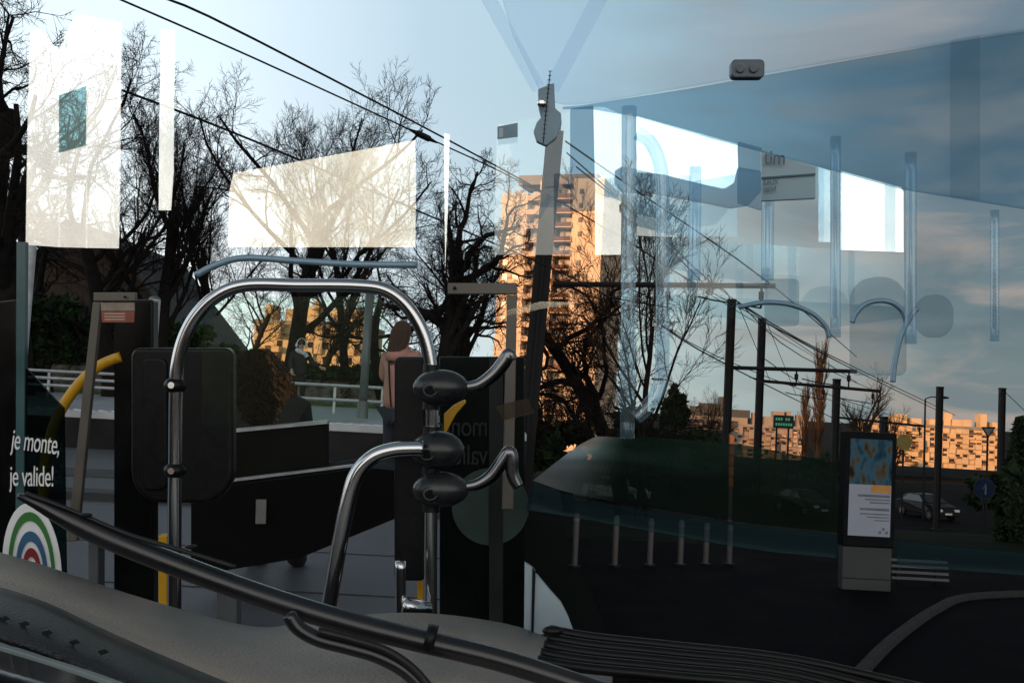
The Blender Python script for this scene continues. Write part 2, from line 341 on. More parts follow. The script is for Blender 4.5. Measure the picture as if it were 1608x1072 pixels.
for i, (px, a, b, d, w, l) in enumerate([(840, 640, 740, 32, 190, 'black shrub at the foot of the tower'), (1000, 640, 745, 50, 150, 'black shrub below the drooping bare tree'), (1100, 668, 730, 80, 110, 'low dark shrub below the small round bare tree'), (1290, 712, 755, 80, 120, 'dark shrub behind the left side of the poster panel'), (1560, 742, 800, 40, 120, 'dark shrub under the stepped apartment block')]):
    bush(px, a, b, d, w, 2600, .2 if d < 60 else .35, LEAFD, l, 'low_shrub', 'shrub', 'dark shrubs beside the road', 70 + i, .1)

# ================================================================== BUILDINGS
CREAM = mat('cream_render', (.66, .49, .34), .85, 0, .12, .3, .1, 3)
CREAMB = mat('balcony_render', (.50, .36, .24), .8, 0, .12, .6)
BROWN = mat('brown_panel', (.12, .05, .022), .8, 0, .2, .8)
WIN = mat('window_dark', (.02, .022, .026), .15, 0, .3, 1)
CURT = mat('blind', (.42, .38, .33), .6, 0, .2, .7)
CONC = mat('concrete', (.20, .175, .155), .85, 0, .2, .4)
def obox(mb, o, ax, ay, x0, x1, y0, y1, z0, z1):
    q = [(x0, y0), (x1, y0), (x1, y1), (x0, y1)]
    return mb.hexa([o + ax * a + ay * b + Vector((0, 0, z0)) for a, b in q], [o + ax * a + ay * b + Vector((0, 0, z1)) for a, b in q])
# tower: facade plane turned a little so that its right flank shows
def tower():
    d = 200.; k = d / F
    bx, by = XY(771, d); o = Vector((bx, by, -8.2)); ang = R(-19); ax = Vector((math.cos(ang), math.sin(ang), 0)); ay = Vector((-math.sin(ang), math.cos(ang), 0))
    t = thing('tower_block', o, 'tall sunlit cream tower block with recessed balconies, behind the slanted dark mast', 'building')
    H = 55.2; FH = 2.87; n = 19
    def part(nm, m, *a): mb = MB(); obox(mb, o, ax, ay, *a); return mb.build(nm, m, t)
    part('wall', CREAM, 0, 5.6, 0, 15, 0, H - 2.0)               # left slab
    part('wall', CREAM, 8.3, 11.6, -.4, 14, 0, H + .4)           # stair fin
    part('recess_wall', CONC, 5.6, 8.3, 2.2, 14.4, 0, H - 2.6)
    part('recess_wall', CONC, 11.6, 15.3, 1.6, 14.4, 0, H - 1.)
    part('wall', CREAM, 15.3, 21.6, -.4, 18, 0, H + .6)          # right slab with dark flank
    part('roof', CONC, 2, 19, 4, 12, H + .6, H + 2.6)
    part('roof_mast', CONC, 9.6, 10.0, 5, 5.4, H + .4, H + 9.)
    bw, bb = MB(), MB(); 
    w0 = None; b0 = None
    def unit(mbf, nm, m):
        mb = MB(); mbf(mb); return mb.build(nm, m, t)
    protos = {}
    for f in range(2, n):
        z = f * FH
        for key, nm, m, a in (('w1', 'window', WIN, (1.0, 2.0, -.06, .05, .9, 2.1)), ('w2', 'window', WIN, (3.2, 4.3, -.06, .05, .9, 2.1)),
                              ('w3', 'window', CURT, (6.0, 7.9, 2.12, 2.3, .7, 2.2)), ('w4', 'window', WIN, (12.1, 13.3, 1.5, 1.7, .3, 2.2)), ('w6', 'window', CURT, (13.6, 14.8, 1.5, 1.7, .3, 2.2)), ('w5', 'window', WIN, (16.6, 17.5, -.46, -.3, 1.0, 2.0)),
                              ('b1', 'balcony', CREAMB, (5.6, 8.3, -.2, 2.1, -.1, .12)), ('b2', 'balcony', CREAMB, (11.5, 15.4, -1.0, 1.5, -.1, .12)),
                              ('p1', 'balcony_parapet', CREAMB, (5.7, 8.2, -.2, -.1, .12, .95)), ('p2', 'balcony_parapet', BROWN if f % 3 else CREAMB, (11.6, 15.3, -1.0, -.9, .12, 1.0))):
            if key not in protos:
                mb = MB(); obox(mb, o, ax, ay, *a); protos[key] = mb.build(nm, m, t); protos[key].location.z = z
            else:
                c = protos[key].copy(); c.parent = t; c.location.z = z; COL.objects.link(c)
tower()
def block(name, px0, px1, top, d, cols, floors, label, seed, base_z=-8.2, turn=-6, grp=None, mats=None):
    mats = mats or (mat('gold_render', (.50, .35, .20), .85, 0, .15, .3), BROWN)
    rng = random.Random(seed); x0, y0 = XY(px0, d); x1, _ = XY(px1, d); Wd = (x1 - x0); hz = 636 + ((px0 + px1) / 2 - 804) * .052
    H = EYE.z + (hz - top) / F * d; a = R(turn); ax = Vector((math.cos(a), math.sin(a), 0)); ay = Vector((-math.sin(a), math.cos(a), 0)); o = Vector((x0, y0, base_z))
    t = thing(name, o, label, 'building', grp); cw = Wd / cols; fh = (H - base_z) * .93 / floors
    core = MB(); obox(core, o, ax, ay, 0, Wd, 1.6, 12, 0, floors * fh); core.build('wall', mats[0], t)
    for c in range(cols):
        off = rng.choice([0, .5, 1.1, 1.1]) ; top_f = floors - (rng.random() < .3)
        mb = MB()
        for f in range(top_f):
            mode = (f + c + rng.randint(0, 1)) % 3
            if mode == 0: obox(mb, o, ax, ay, c * cw + .02, (c + .5) * cw, off, 1.6, f * fh, (f + 1) * fh - .02)
            elif mode == 1: obox(mb, o, ax, ay, (c + .5) * cw, (c + 1) * cw - .02, off, 1.6, f * fh, (f + 1) * fh - .02)
            else: obox(mb, o, ax, ay, c * cw + .1, (c + 1) * cw - .1, off, 1.6, f * fh, f * fh + fh * .4)
        mb.build('bay', mats[0], t)
        for f in range(floors):
            if rng.random() < .75:
                m2 = MB(); s = rng.choice([0, .5]); obox(m2, o, ax, ay, (c + s + .08) * cw, (c + s + .42) * cw, off - .12, off + .3, f * fh + .05, f * fh + fh * .42); m2.build('parapet', rng.choice([mats[1], mats[1], CREAMB]), t)
            m3 = MB(); s = rng.choice([.12, .55]); obox(m3, o, ax, ay, (c + s) * cw, (c + s + .32) * cw, 1.48, 1.7, f * fh + fh * .38, f * fh + fh * .86); m3.build('window', WIN, t)
    rf = MB(); obox(rf, o, ax, ay, -.2, Wd + .2, 1.2, 12.3, floors * fh, floors * fh + .5); rf.build('roof', CONC, t)
    for i in range(cols):
        h = MB(); xx = Wd * (i + rng.uniform(.2, .8)) / cols; hh = rng.uniform(.8, 3.2); obox(h, o, ax, ay, xx, xx + rng.uniform(.7, 2.6), 3, 6, floors * fh + .5, floors * fh + .5 + hh); h.build('chimney', mats[0], t)
    return t
AG = 'far apartment blocks'
block('apartment_block', 1372, 1568, 672, 190, 10, 8, 'long sunlit cream and brown stepped apartment block right of the poster panel', 5, -6, grp=AG)
block('apartment_block', 1160, 1262, 674, 190, 6, 7, 'smaller sunlit brown apartment block behind the thick masts and green sign', 9, -6, grp=AG, mats=(mat('dim_render', (.24, .19, .15), .85), BROWN))
block('low_building', 1082, 1160, 664, 130, 5, 4, 'low dark flat-roofed building between the evergreen tree and the thick masts', 4, 0, grp=AG, mats=(mat('grey_render', (.05, .05, .052), .85), CONC))
block('apartment_block', 385, 562, 506, 120, 7, 6, 'sunlit block glimpsed through the bare trees behind the hoop rail', 12, 0, grp=AG)
# gable-roofed house on the left
def house():
    d = 42.; t_pos = XY(150, d); o = Vector((t_pos[0], t_pos[1], 1.9))
    t = thing('gabled_house', o, 'dark house with a long sloping roof behind the left-hand trees', 'house')
    A = P(40, 430, d); B = P(110, 352, d); C = P(172, 372, d); D = P(300, 540, d); E = P(300, 620, d); G = P(40, 620, d)
    MB().slab([G, E, D, C, B, A], (0, 9, 0)).build('wall', mat('dark_brick', (.045, .028, .02), .9, 0, .4, 2, .4, 20), t)
    e = MB()
    for a, b in ((A, B), (B, C), (C, D)): e.slab([a + Vector((0, -.5, .0)), b + Vector((0, -.5, .0)), b + Vector((0, -.5, .16)), a + Vector((0, -.5, .16))], (0, 10, 0))
    e.build('roof', mat('slate', (.03, .028, .03), .6, 0, .3, 3), t)
    for q in (110, 190):
        w = MB(); w.slab([P(q, 520, d - .1), P(q + 26, 520, d - .1), P(q + 26, 480, d - .1), P(q, 480, d - .1)], (0, .15, 0)); w.build('window', WIN, t)
house()
# tall unseen slabs added behind the camera to block the low sun
def shade_block(x0, x1, y0, y1, h, label):
    t = thing('added_shade_slab', ((x0 + x1) / 2, (y0 + y1) / 2, 0), label, 'building', 'added shade slabs outside the view')
    MB().box(((x0 + x1) / 2, (y0 + y1) / 2, h / 2), (x1 - x0, y1 - y0, h)).build('wall', CONC, t)
    n = int((y1 - y0) / 5)
    for i in range(min(n, 12)):
        MB().box((x1 + .02, y0 + 3 + i * 5, h / 2), (.1, 2.2, h * .86)).build('added_slab_window_strip', WIN, t)
def slab_between(xa, xb, label):        # added sun blocker, ends cut parallel to the sun direction
    k = 12 * sun_dir.x / sun_dir.y; t = thing('added_shade_slab', ((xa + xb) / 2, -66, 0), label, 'building', 'added shade slabs outside the view')
    MB().slab([(xa, -60, 0), (xb, -60, 0), (xb - k, -72, 0), (xa - k, -72, 0)], (0, 0, 46)).build('wall', CONC, t)
    for i in range(int((xb - xa) / 5)): MB().box((xa + 2.5 + i * 5, -59.98, 23), (2.0, .1, 40)).build('added_slab_window_strip', WIN, t)
slab_between(-118, -47, 'long tall grey slab added unseen behind the camera to keep the stop in shade')
# ================================================================== CATENARY
MAST = mat('mast_paint', (.010, .010, .011), .7, 0, .3, 4, spec=.2)
MG = 'catenary masts along the tram line'
def mast(px, top, d, w, label, arms=(), lean=0):
    tp = P(px, top, d); b = Vector((tp.x - lean, tp.y, gz(tp.y))); t = thing('catenary_mast', b, label, 'mast', MG)
    h = MB(); fl = w * .5
    h.bar(b, tp, w, w * .28); h.bar(b + Vector((-fl, 0, 0)), tp + Vector((-fl, 0, 0)), w * .14, w); h.bar(b + Vector((fl, 0, 0)), tp + Vector((fl, 0, 0)), w * .14, w)
    h.build('pole', MAST, t)
    MB().box(tp + Vector((0, 0, .04)), (w * 1.25, w * 1.1, .08)).build('cap', MAST, t)
    MB().box(b + Vector((0, 0, .05)), (w * 1.9, w * 1.9, .1)).build('base_plate', MAST, t)
    for (xa, ya, xb, yb) in arms:
        A, B = P(xa, ya, d), P(xb, yb, d); a = MB(); a.tube([A, B], .06, 8); arm = a.build('cross_arm', MAST, t)
        for s in (.52, .94):
            q = A.lerp(B, s); i = MB(); i.tube([q, q + Vector((0, 0, -.12)), q + Vector((0, 0, -.14)), q + Vector((0, 0, -.3)), q + Vector((0, 0, -.32)), q + Vector((0, 0, -.5))], [.025, .025, .06, .06, .025, .025], 8); i.tube([q + Vector((0, 0, -.5)), q + Vector((-1.1, .1, -.36)), q + Vector((-1.4, .1, -.3))], .02, 6)
            i.build('registration_arm', MAST, arm)
    return t
mast(872, 205, 22, .19, 'nearest slanted dark mast crossing the sunlit tower', [(868, 446, 1217, 449)], lean=.35)
mast(1149, 474, 30, .20, 'thick catenary mast with a cross arm, left one of the two thick masts', [(1149, 577, 1345, 583)])
mast(1197, 503, 37, .22, 'thick catenary mast standing right beside the left thick mast', [(1197, 598, 1382, 614)])
mast(1314, 597, 52, .30, 'thin catenary mast in front of the tallest poplar', [(1314, 655, 1452, 669)])
mast(1388, 655, 85, .5, 'short distant catenary mast directly above the poster panel', [])
mast(1476, 609, 56, .28, 'catenary mast standing in front of the stepped apartment block', [])
mast(1574, 611, 58, .28, 'catenary mast against the dark evergreen shrub near the right edge', [])
WIREM = mat('wire', (.010, .011, .013), .5, .3, .2, 3)
WG = 'overhead tram wires'
def wire(pts, r, label):
    c = sum(pts, Vector()) / len(pts); o = MB().tube(spl(pts, 4), r, 6).build('overhead_wire', WIREM); tag(o, label, 'wire', WG); return o
wire([PZ(258, -3, 6.2), PZ(400, 62, 6.2), PZ(800, 272, 6.1), PZ(1000, 388, 6), P(1112, 456, 27), P(1345, 583, 52)], .013, 'upper and thicker of the two long black wires running down from the top left')
wire([PZ(183, -3, 6.0), PZ(400, 92, 6.0), PZ(670, 216, 6), PZ(830, 292, 5.9), P(1000, 387, 23), P(1150, 484, 30), P(1330, 590, 52)], .0105, 'lower wire of the long pair, with the splice near its middle')
wire([PZ(192, 142, 5.4), PZ(400, 222, 5.4), PZ(700, 350, 5.2), P(900, 437, 19), P(1022, 500, 26), P(1200, 590, 37), P(1480, 690, 75)], .014, 'lowest black wire crossing behind the tree crowns toward the tower')
wire([P(888, 222, 17), P(1000, 300, 19), P(1210, 446, 25), P(1345, 560, 45)], .016, 'wire starting at the nearest mast and running above the arm end')
wire([P(890, 240, 17), P(990, 330, 20), P(1115, 455, 26)], .013, 'short thin wire from the nearest mast to the middle of its arm')
wire([P(1152, 470, 30), P(1300, 556, 45), P(1500, 652, 80)], .024, 'wire running right and down from the top of the left thick mast')
wire([P(1160, 480, 30), P(1210, 600, 38)], .012, 'short steep tie wire between the two thick masts')
wire([P(1040, 512, 25), P(1140, 572, 30), P(1320, 662, 55), P(1450, 725, 80)], .020, 'lowest wire right of the tower passing under the cross arms')
wire([P(1200, 505, 37), P(1330, 575, 50), P(1480, 648, 80)], .024, 'wire leaving the top of the right thick mast')
wire([P(1576, 613, 58), P(1625, 660, 60)], .02, 'short stay wire from the rightmost mast to the right edge')
wire([P(905, 262, 18), P(1040, 372, 23), P(1160, 476, 30), P(1345, 600, 52)], .014, 'wire just below the nearest mast top running to the left thick mast')
wire([P(1160, 474, 30), P(1260, 560, 42), P(1400, 625, 70)], .018, 'middle wire of the bundle right of the two thick masts')
wire([P(1196, 560, 37), P(1290, 615, 50), P(1450, 668, 75)], .018, 'wire under the second cross arm running toward the apartment block')
wire([P(1205, 508, 37), P(1250, 620, 45)], .012, 'steep thin tie wire right of the right thick mast')
sp = MB(); a_, b_ = PZ(642, 203, 6), PZ(686, 224, 6); dd_ = b_ - a_
sp.tube([a_, a_ + dd_ * .25, a_ + dd_ * .3, a_ + dd_ * .7, a_ + dd_ * .75, b_], [.014, .03, .045, .045, .03, .014], 10)
tag(sp.build('wire_splice', WIREM), 'dark splice fitting clamped on the lower long wire', 'fitting')
sw = MB(); sw.tube(spl(PP([(1108, 440), (1112, 432), (1118, 442), (1118, 462), (1108, 458), (1130, 452), (1143, 462), (1146, 474)], 28), 5), .018, 6)
tag(sw.build('jumper_cable', WIREM), 'curled jumper cable on top of the left thick mast', 'cable')
# ================================================================== STREET FURNITURE (right)
BOL = mat('bollard_paint', (.075, .07, .07), .6, 0, .15, 6)
first = None
BL = ['leftmost', 'second', 'third', 'fourth', 'fifth', 'rightmost']
for i, (tx, ty, bx, by) in enumerate([(904, 806, 902, 890), (967, 810, 965, 889), (1023, 814, 1020, 888), (1071, 817, 1068, 887), (1111, 821, 1108, 886), (1148, 824, 1145, 886)]):
    g = PZ(bx, by, 0); h = (by - ty) / F * (g - EYE).dot(fwd)
    if first is None:
        b = thing('bollard', g, '', 'bollard', 'row of slim grey bollards')
        MB().tube([g, g + Vector((0, 0, h - .03)), g + Vector((0, 0, h))], [.043, .043, .03], 14).build('post', BOL, b, smooth=False)
        MB().tube([g + Vector((0, 0, h * .86)), g + Vector((0, 0, h * .93))], .0465, 14).build('collar', mat('white_band', (.12, .12, .12), .5), b)
        MB().tube([g, g + Vector((0, 0, .03))], .09, 14).build('foot', MAST, b); first = b; fh0 = h
    else: b = copy_tree(first); b.location = g; b.scale = (1, 1, h / fh0)
    b['label'] = ('%s of the six slim grey bollards in a row on the dark road' % BL[i]) if i not in (0, 5) else '%s slim grey bollard at the end of the row of six' % BL[i]
# poster panel
def poster():
    d = (PZ(1358, 925, 0) - EYE).dot(fwd); bl, br = P(1319, 915, d), P(1394, 932, d); w = (br - bl).length; g = (bl + br) / 2; g.z = 0
    dx = (br - bl); dx.z = 0; dx.normalize(); dy = Vector((-dx.y, dx.x, 0)); top = P(1362, 678, d).z
    def Q(u_, z, off=0): return g + dx * (u_ * w) + Vector((0, 0, z)) + dy * off
    t = thing('poster_panel', g, 'freestanding lit poster panel on a pale base, poster of people above white text block', 'advertising panel')
    def rect(nm, m, u0_, u1_, z0, z1, o0, o1, par=t, bevel=0):
        return MB().hexa([Q(u0_, z0, o0), Q(u1_, z0, o0), Q(u1_, z0, o1), Q(u0_, z0, o1)], [Q(u0_, z1, o0), Q(u1_, z1, o0), Q(u1_, z1, o1), Q(u0_, z1, o1)]).build(nm, m, par, bevel=bevel)
    zb = top * .272
    rect('base', mat('base_grey', (.045, .05, .05), .7, .2, .1, 4), -.5, .5, 0, zb, -.09, .09, bevel=.01)
    rect('plinth_line', BLACK, -.5, .5, zb * .26, zb * .28, -.094, -.088)
    rect('cabinet', mat('cabinet_dark', (.006, .007, .009), .5, spec=.06), -.53, .53, zb + .004, top, -.12, .12, bevel=.02)
    # poster: procedural picture in the upper part, white text block below
    pm = bpy.data.materials.new('poster_picture'); pm.use_nodes = True; T = pm.node_tree; B = T.nodes['Principled BSDF']
    tcn = N('ShaderNodeTexCoord', T); mpn = N('ShaderNodeMapping', T); lk(tcn.outputs['Object'], mpn.inputs[0], T); mpn.inputs['Scale'].default_value = (2.6, 2.6, 1.3)
    nn = N('ShaderNodeTexNoise', T); lk(mpn.outputs[0], nn.inputs[0], T); nn.inputs['Scale'].default_value = 2.6; nn.inputs['Detail'].default_value = 3
    col = ramp(nn.outputs[0], [(.30, (.004, .008, .012)), (.44, (.012, .045, .07)), (.52, (.03, .09, .14)), (.60, (.07, .055, .03)), (.70, (.01, .01, .01))], T); lk(col, B.inputs['Base Color'], T); B.inputs['Roughness'].default_value = .35; B.inputs['Specular IOR Level'].default_value = .08
    lk(col, B.inputs['Emission Color'], T); B.inputs['Emission Strength'].default_value = .10
    wm = mat('poster_white', (.20, .215, .26), .4, 0, .06, 3); wb = wm.node_tree.nodes['Principled BSDF']; wb.inputs['Emission Color'].default_value = (.5, .55, .7, 1); wb.inputs['Emission Strength'].default_value = .08
    zs = zb + .16; zt = top - .10; zm = zs + (zt - zs) * .53
    pic = rect('poster_picture', pm, -.43, .43, zm, zt, -.128, -.122)
    pap = rect('poster_text_block', wm, -.43, .43, zs, zm - .002, -.128, -.122)
    rect('orange_tab', mat('orange_tab', (.55, .26, .06), .4), .02, .43, zm - .11, zm + .0, -.133, -.129, pic)
    for i, (u0_, u1_, zz, hh) in enumerate([(.18, .38, .86, .022), (-.25, .40, .76, .035), (-.1, .4, .70, .018), (.0, .4, .64, .02), (-.2, .4, .50, .035), (-.2, .4, .42, .018), (-.05, .4, .36, .018), (.1, .4, .30, .018)]):
        z_ = zs + (zm - zs) * zz; rect('text_line', mat('text_grey', (.12, .13, .17), .5), u0_, u1_, z_, z_ + hh, -.131, -.1285, pap)
    for i in range(3):
        q = MB(); cc = Q(.22 + i * .07, zs + .06 + (i % 2) * .05, -.131); q.tube([cc, cc + dy * -.003], .022, 10); q.build('round_mark', mat('text_grey', (.12, .13, .17)), pap)
poster()
# cars
def car(px, py, heading, paint, label, sc=1., name='parked_car'):
    g = PZ(px, py, -3.596); M = Matrix.Rotation(heading, 3, 'Z'); V = lambda x, y, z: g + M @ Vector((x * sc, y * sc, z * sc))
    t = thing(name, g, label, 'car', 'cars parked beyond the bollards')
    prof = [(-2.0, .28), (-2.02, .62), (-1.95, .95), (-1.6, 1.02), (-1.25, 1.40), (-.6, 1.5), (.2, 1.48), (.95, 1.02), (1.75, .86), (2.02, .62), (2.03, .30)]
    mb = MB(); n = len(prof)
    def wd(z): return .86 if z < 1.0 else .86 - (z - 1.0) * .42
    rows = []
    for s in (-1, 1): rows.append([V(x, s * wd(z), z) for x, z in prof])
    mb.add(rows[0] + rows[1], [tuple(range(n)), tuple(reversed(range(n, 2 * n)))] + [(i, i + n, (i + 1) % n + n, (i + 1) % n) for i in range(n)])
    mb.build('body', paint, t, bevel=.06 * sc, seg=3)
    for s in (-1, 1):
        w = MB(); w.add([V(-1.35, s * .855, 1.03), V(.75, s * .86, 1.03), V(.15, s * .69, 1.42), V(-.9, s * .69, 1.42)], [(0, 1, 2, 3)]); w.build('side_window', WIN, t, solid=.02)
    for a, b, c_, e, nm in ((.98, 1.02, .26, 1.45, 'windscreen'), (-1.62, 1.04, -1.27, 1.38, 'rear_window')):
        w = MB(); w.add([V(a, -.74, b + .02), V(a, .74, b + .02), V(c_, .62, e + .02), V(c_, -.62, e + .02)], [(0, 1, 2, 3)]); w.build(nm, WIN, t, solid=.02)
    for x in (-1.3, 1.3):
        for s in (-1, 1):
            w = MB(); w.tube([V(x, s * .72, .32), V(x, s * .90, .32)], .32 * sc, 18); wh = w.build('wheel', RUBBER, t)
            r_ = MB(); r_.tube([V(x, s * .895, .32), V(x, s * .915, .32)], .19 * sc, 12); r_.build('rim', mat('alloy', (.4, .4, .42), .3, .8), wh)
    for s in (-1, 1):
        MB().box(V(2.0, s * .62, .66), (.16 * sc, .3 * sc, .14 * sc), heading).build('headlight', mat('lamp_glass', (.7, .7, .7), .1), t)
        MB().box(V(-2.0, s * .68, .78), (.1 * sc, .2 * sc, .22 * sc), heading).build('tail_light', mat('tail_red', (.25, .01, .01), .3), t)
    for x in (2.04, -2.04): MB().box(V(x, 0, .45), (.03 * sc, .5 * sc, .11 * sc), heading).build('number_plate', mat('plate', (.6, .6, .58), .4), t)
# ================================================================== end of part 1
car(967, 786, R(-28), mat('white_paint', (.55, .56, .58), .3, 0, .05, 1, coat=.5), 'small white hatchback seen over the curved dark dashboard hood')
car(1262, 806, R(-70), mat('dark_paint', (.008, .009, .010), .4, 0, .05, 1, spec=.2), 'dark parked car left of the poster panel')
car(1455, 812, R(-75), mat('black_paint', (.006, .006, .007), .4, 0, .05, 1, spec=.2), 'dark parked car right of the poster panel')
def lamp(px, top, bot, d, label, dirx=1):
    tp, b = P(px, top, d), P(px - (bot - top) * .04, bot, d); b.z = gz(tp.y); b.y = tp.y
    t = thing('street_lamp', b, label, 'street lamp', 'street lamps by the road')
    MB().tube([b, b.lerp(tp, .5), tp], [.09, .07, .05], 10).build('pole', MAST, t)
    MB().tube([tp, tp + Vector((.35 * dirx, 0, .14)), tp + Vector((.9 * dirx, 0, .16))], .035, 8).build('arm', MAST, t)
    MB().ell(tp + Vector((1.1 * dirx, 0, .14)), ((.42, 0, 0), (0, .16, 0), (0, 0, .09)), 12, 8).build('lamp_head', MAST, t, smooth=True)
lamp(1453, 626, 760, 62, 'slim street lamp in front of the left end of the stepped apartment block')
lamp(1058, 600, 700, 66, 'small street lamp rising behind the pointed evergreen tree', -1)
# yield sign from behind and round blue sign share the right side
def pole_to_ground(p, r=.035): return MB().tube([Vector((p.x, p.y, gz(p.y))), p], r, 10)
def sign_yield():
    d = 34; a, b, c = P(1541, 670, d), P(1564, 670, d), P(1552, 688, d); g = (a + b) / 2; t = thing('yield_sign', (g.x, g.y, gz(g.y)), 'dark inverted triangular road sign in front of the right end of the apartment block', 'road sign')
    m = MB(); m.slab([a, b, c], (0, .03, 0)); m.build('sign_plate', MAST, t, bevel=.01)
    a2, b2, c2 = P(1545, 672.5, d - .02), P(1560, 672.5, d - .02), P(1552, 684, d - .02)
    MB().slab([a2, b2, c2], (0, .015, 0)).build('sign_face', mat('sign_grey', (.10, .105, .11), .5), t)
    g2 = g + Vector((0, .06, -.1)); pole_to_ground(g2).build('post', MAST, t)
sign_yield()
def sign_round():
    d = 27; c = P(1546, 767, d); t = thing('round_sign', (c.x, c.y, gz(c.y)), 'round blue road sign on a thin post near the dark right edge', 'road sign')
    MB().tube([c, c + Vector((0, .03, 0))], .30, 28).build('rim', mat('sign_rim', (.02, .025, .03), .6, spec=.05), t)
    MB().tube([c + Vector((0, -.012, 0)), c + Vector((0, .0, 0))], .26, 28).build('sign_face', mat('sign_blue', (.006, .016, .04), .6, spec=.05), t)
    m = MB(); m.bar(c + Vector((.02, -.02, -.16)), c + Vector((.02, -.02, .1)), .05, .012); m.bar(c + Vector((-.07, -.02, -.02)), c + Vector((.02, -.02, .14)), .05, .012); m.build('arrow', mat('sign_mark', (.05, .07, .09), .4), t)
    pole_to_ground(c + Vector((0, .07, -.3)), .03).build('post', MAST, t)
sign_round()
def led_sign():
    d = 62; a, b = P(1215, 651, d), P(1245, 673, d); c = (a + b) / 2; t = thing('led_sign', (c.x, c.y, gz(c.y)), 'green lit display sign with two lines beside the right thick mast', 'display sign')
    w, h = b.x - a.x, a.z - b.z
    MB().box(c, (w, .3, h)).build('housing', BLACK, t, bevel=.03)
    gm = mat('led_green', (.02, .12, .06), .5); q = gm.node_tree.nodes['Principled BSDF']; q.inputs['Emission Color'].default_value = (.05, .55, .25, 1); q.inputs['Emission Strength'].default_value = .3
    for j in range(2):
        for i in range(7):
            if (i, j) in ((3, 0), (6, 0)): continue
            MB().box(c + Vector((-w * .38 + i * w * .125, -.165, h * (.2 - .4 * j))), (w * .08, .03, h * .2)).build('display_character', gm, t)
    for s in (-.3, .3): MB().tube([Vector((c.x + s * w, c.y + .1, gz(c.y))), c + Vector((s * w, .1, -h / 2))], .06, 8).build('post', MAST, t)
led_sign()
def marker():
    d = 28.0; a = P(1149, 680, d); b = P(1145, 790, d); b.y = a.y; b.z = gz(a.y); t = thing('marker_post', b, 'narrow orange and grey striped post at the foot of the left thick mast', 'post')
    MB().bar(b, a, .14, .10).build('post', mat('grey_stripe', (.12, .11, .11), .6), t)
    for i in range(5):
        p = a.lerp(b, .02 + i * .12); q = a.lerp(b, .02 + i * .12 + .1); MB().bar(p + Vector((0, -.01, 0)), q + Vector((0, -.01, 0)), .16, .12).build('orange_band', mat('orange_band', (.75, .18, .04), .5, 0, .3, 8), t)
marker()
def ysign():
    d = 50; c = P(1420, 694, d); t = thing('yellow_sign', (c.x, c.y, gz(c.y)), 'dull yellow rounded sign panel just right of the top of the poster panel', 'sign')
    MB().tube([c, c + Vector((0, .06, 0))], .40, 24).build('panel', mat('dull_yellow', (.16, .12, .012), .6), t); pole_to_ground(c + Vector((0, .1, 0)), .05).build('post', MAST, t)
ysign()
# low slatted bench by the road right of the poster
bn = PZ(1445, 917, 0); t = thing('slatted_bench', bn, 'low pale slatted road bench right of the poster panel base', 'bench')
for i in range(4):
    MB().box(bn + Vector((0, i * .02, .08 + i * .085)), (.85, .03, .035)).build('slat', mat('slat_grey', (.08, .085, .095), .5, 0, .1, 5), t)
for s in (-.3, .28): MB().box(bn + Vector((s, .08, .19)), (.05, .05, .38)).build('leg', BLACK, t)
# curved kerb of the near road on the right
kc = MB(); pts = [PZ(1340, 1072, 0), PZ(1400, 1010, 0), PZ(1470, 960, 0), PZ(1530, 940, 0), PZ(1700, 934, 0)]; sp_ = spl(pts, 6)
kc.tube([p + Vector((0, 0, .02)) for p in sp_], .07, 8); tag(kc.build('curved_kerb', mat('kerb_stone2', (.014, .015, .017), .85)), kind='structure')
# ------------------------------------------------------------------ left: guard rails, pole, wall
GAL = mat('galvanised', (.42, .44, .46), .4, .5, .15, 8)
def rail_fence(x0, x1, y, z0, hs, label, posts=2.0):
    t = thing('guard_rail', ((x0 + x1) / 2, y, z0), label, 'guard rail', 'guard rails along the platform back')
    for h in hs: MB().tube([(x0, y, z0 + h), (x1, y, z0 + h)], .038, 8).build('rail', GAL, t)
    n = max(2, int((x1 - x0) / posts))
    for i in range(n + 1): MB().box((x0 + (x1 - x0) * i / n, y + .05, z0 + max(hs) / 2), (.06, .06, max(hs))).build('post', GAL, t)
a = P(450, 622, 23.5); b = P(600, 622, 23.5); rail_fence(a.x, b.x, a.y, 1.9, (.32, .66), 'pale guard rail between the two waiting people')
a = P(-60, 622, 25.); b = P(340, 622, 25.); rail_fence(a.x, b.x, a.y, 1.9, (.30, .48, .66), 'triple guard rail behind the slanted grey frame on the left')
def pole(px, y0, d, r, label, z=1.9, name='platform_pole', m=None, grp='poles on the tram platform'):
    tp = P(px, y0, d); g = Vector((tp.x, tp.y, z)); t = thing(name, g, label, 'pole', grp)
    MB().tube([g, Vector((tp.x, tp.y, tp.z))], r, 14).build('shaft', m or mat('pole_grey', (.12, .13, .14), .45, .3, .15, 4), t, smooth=True)
    MB().tube([g, g + Vector((0, 0, .35))], r * 1.35, 14).build('base_sleeve', m or MATS['pole_grey'], t); MB().ell(tp, ((r, 0, 0), (0, r, 0), (0, 0, r * .6)), 12, 6).build('cap', MATS['pole_grey'], t)
pole(581, 455, 20.0, .085, 'grey round pole on the platform left of the person in the pink jacket')
pole(48, 384, 12.5, .072, 'pale post rising from the platform edge at the far left', 1.35, m=mat('pale_post', (.42, .46, .48), .5))
pole(243, 470, 17, .10, 'pale square-topped post just right of the gable roof foot', m=MATS['pale_post'])
wl = tag(MB().box((-13, 36, 2.4), (24, .4, .95)).build('stone_wall', mat('rubble_stone', (.13, .12, .10), .9, 0, .55, 4, .8, 9)), 'low rubble stone wall behind the platform guard rail', 'wall')
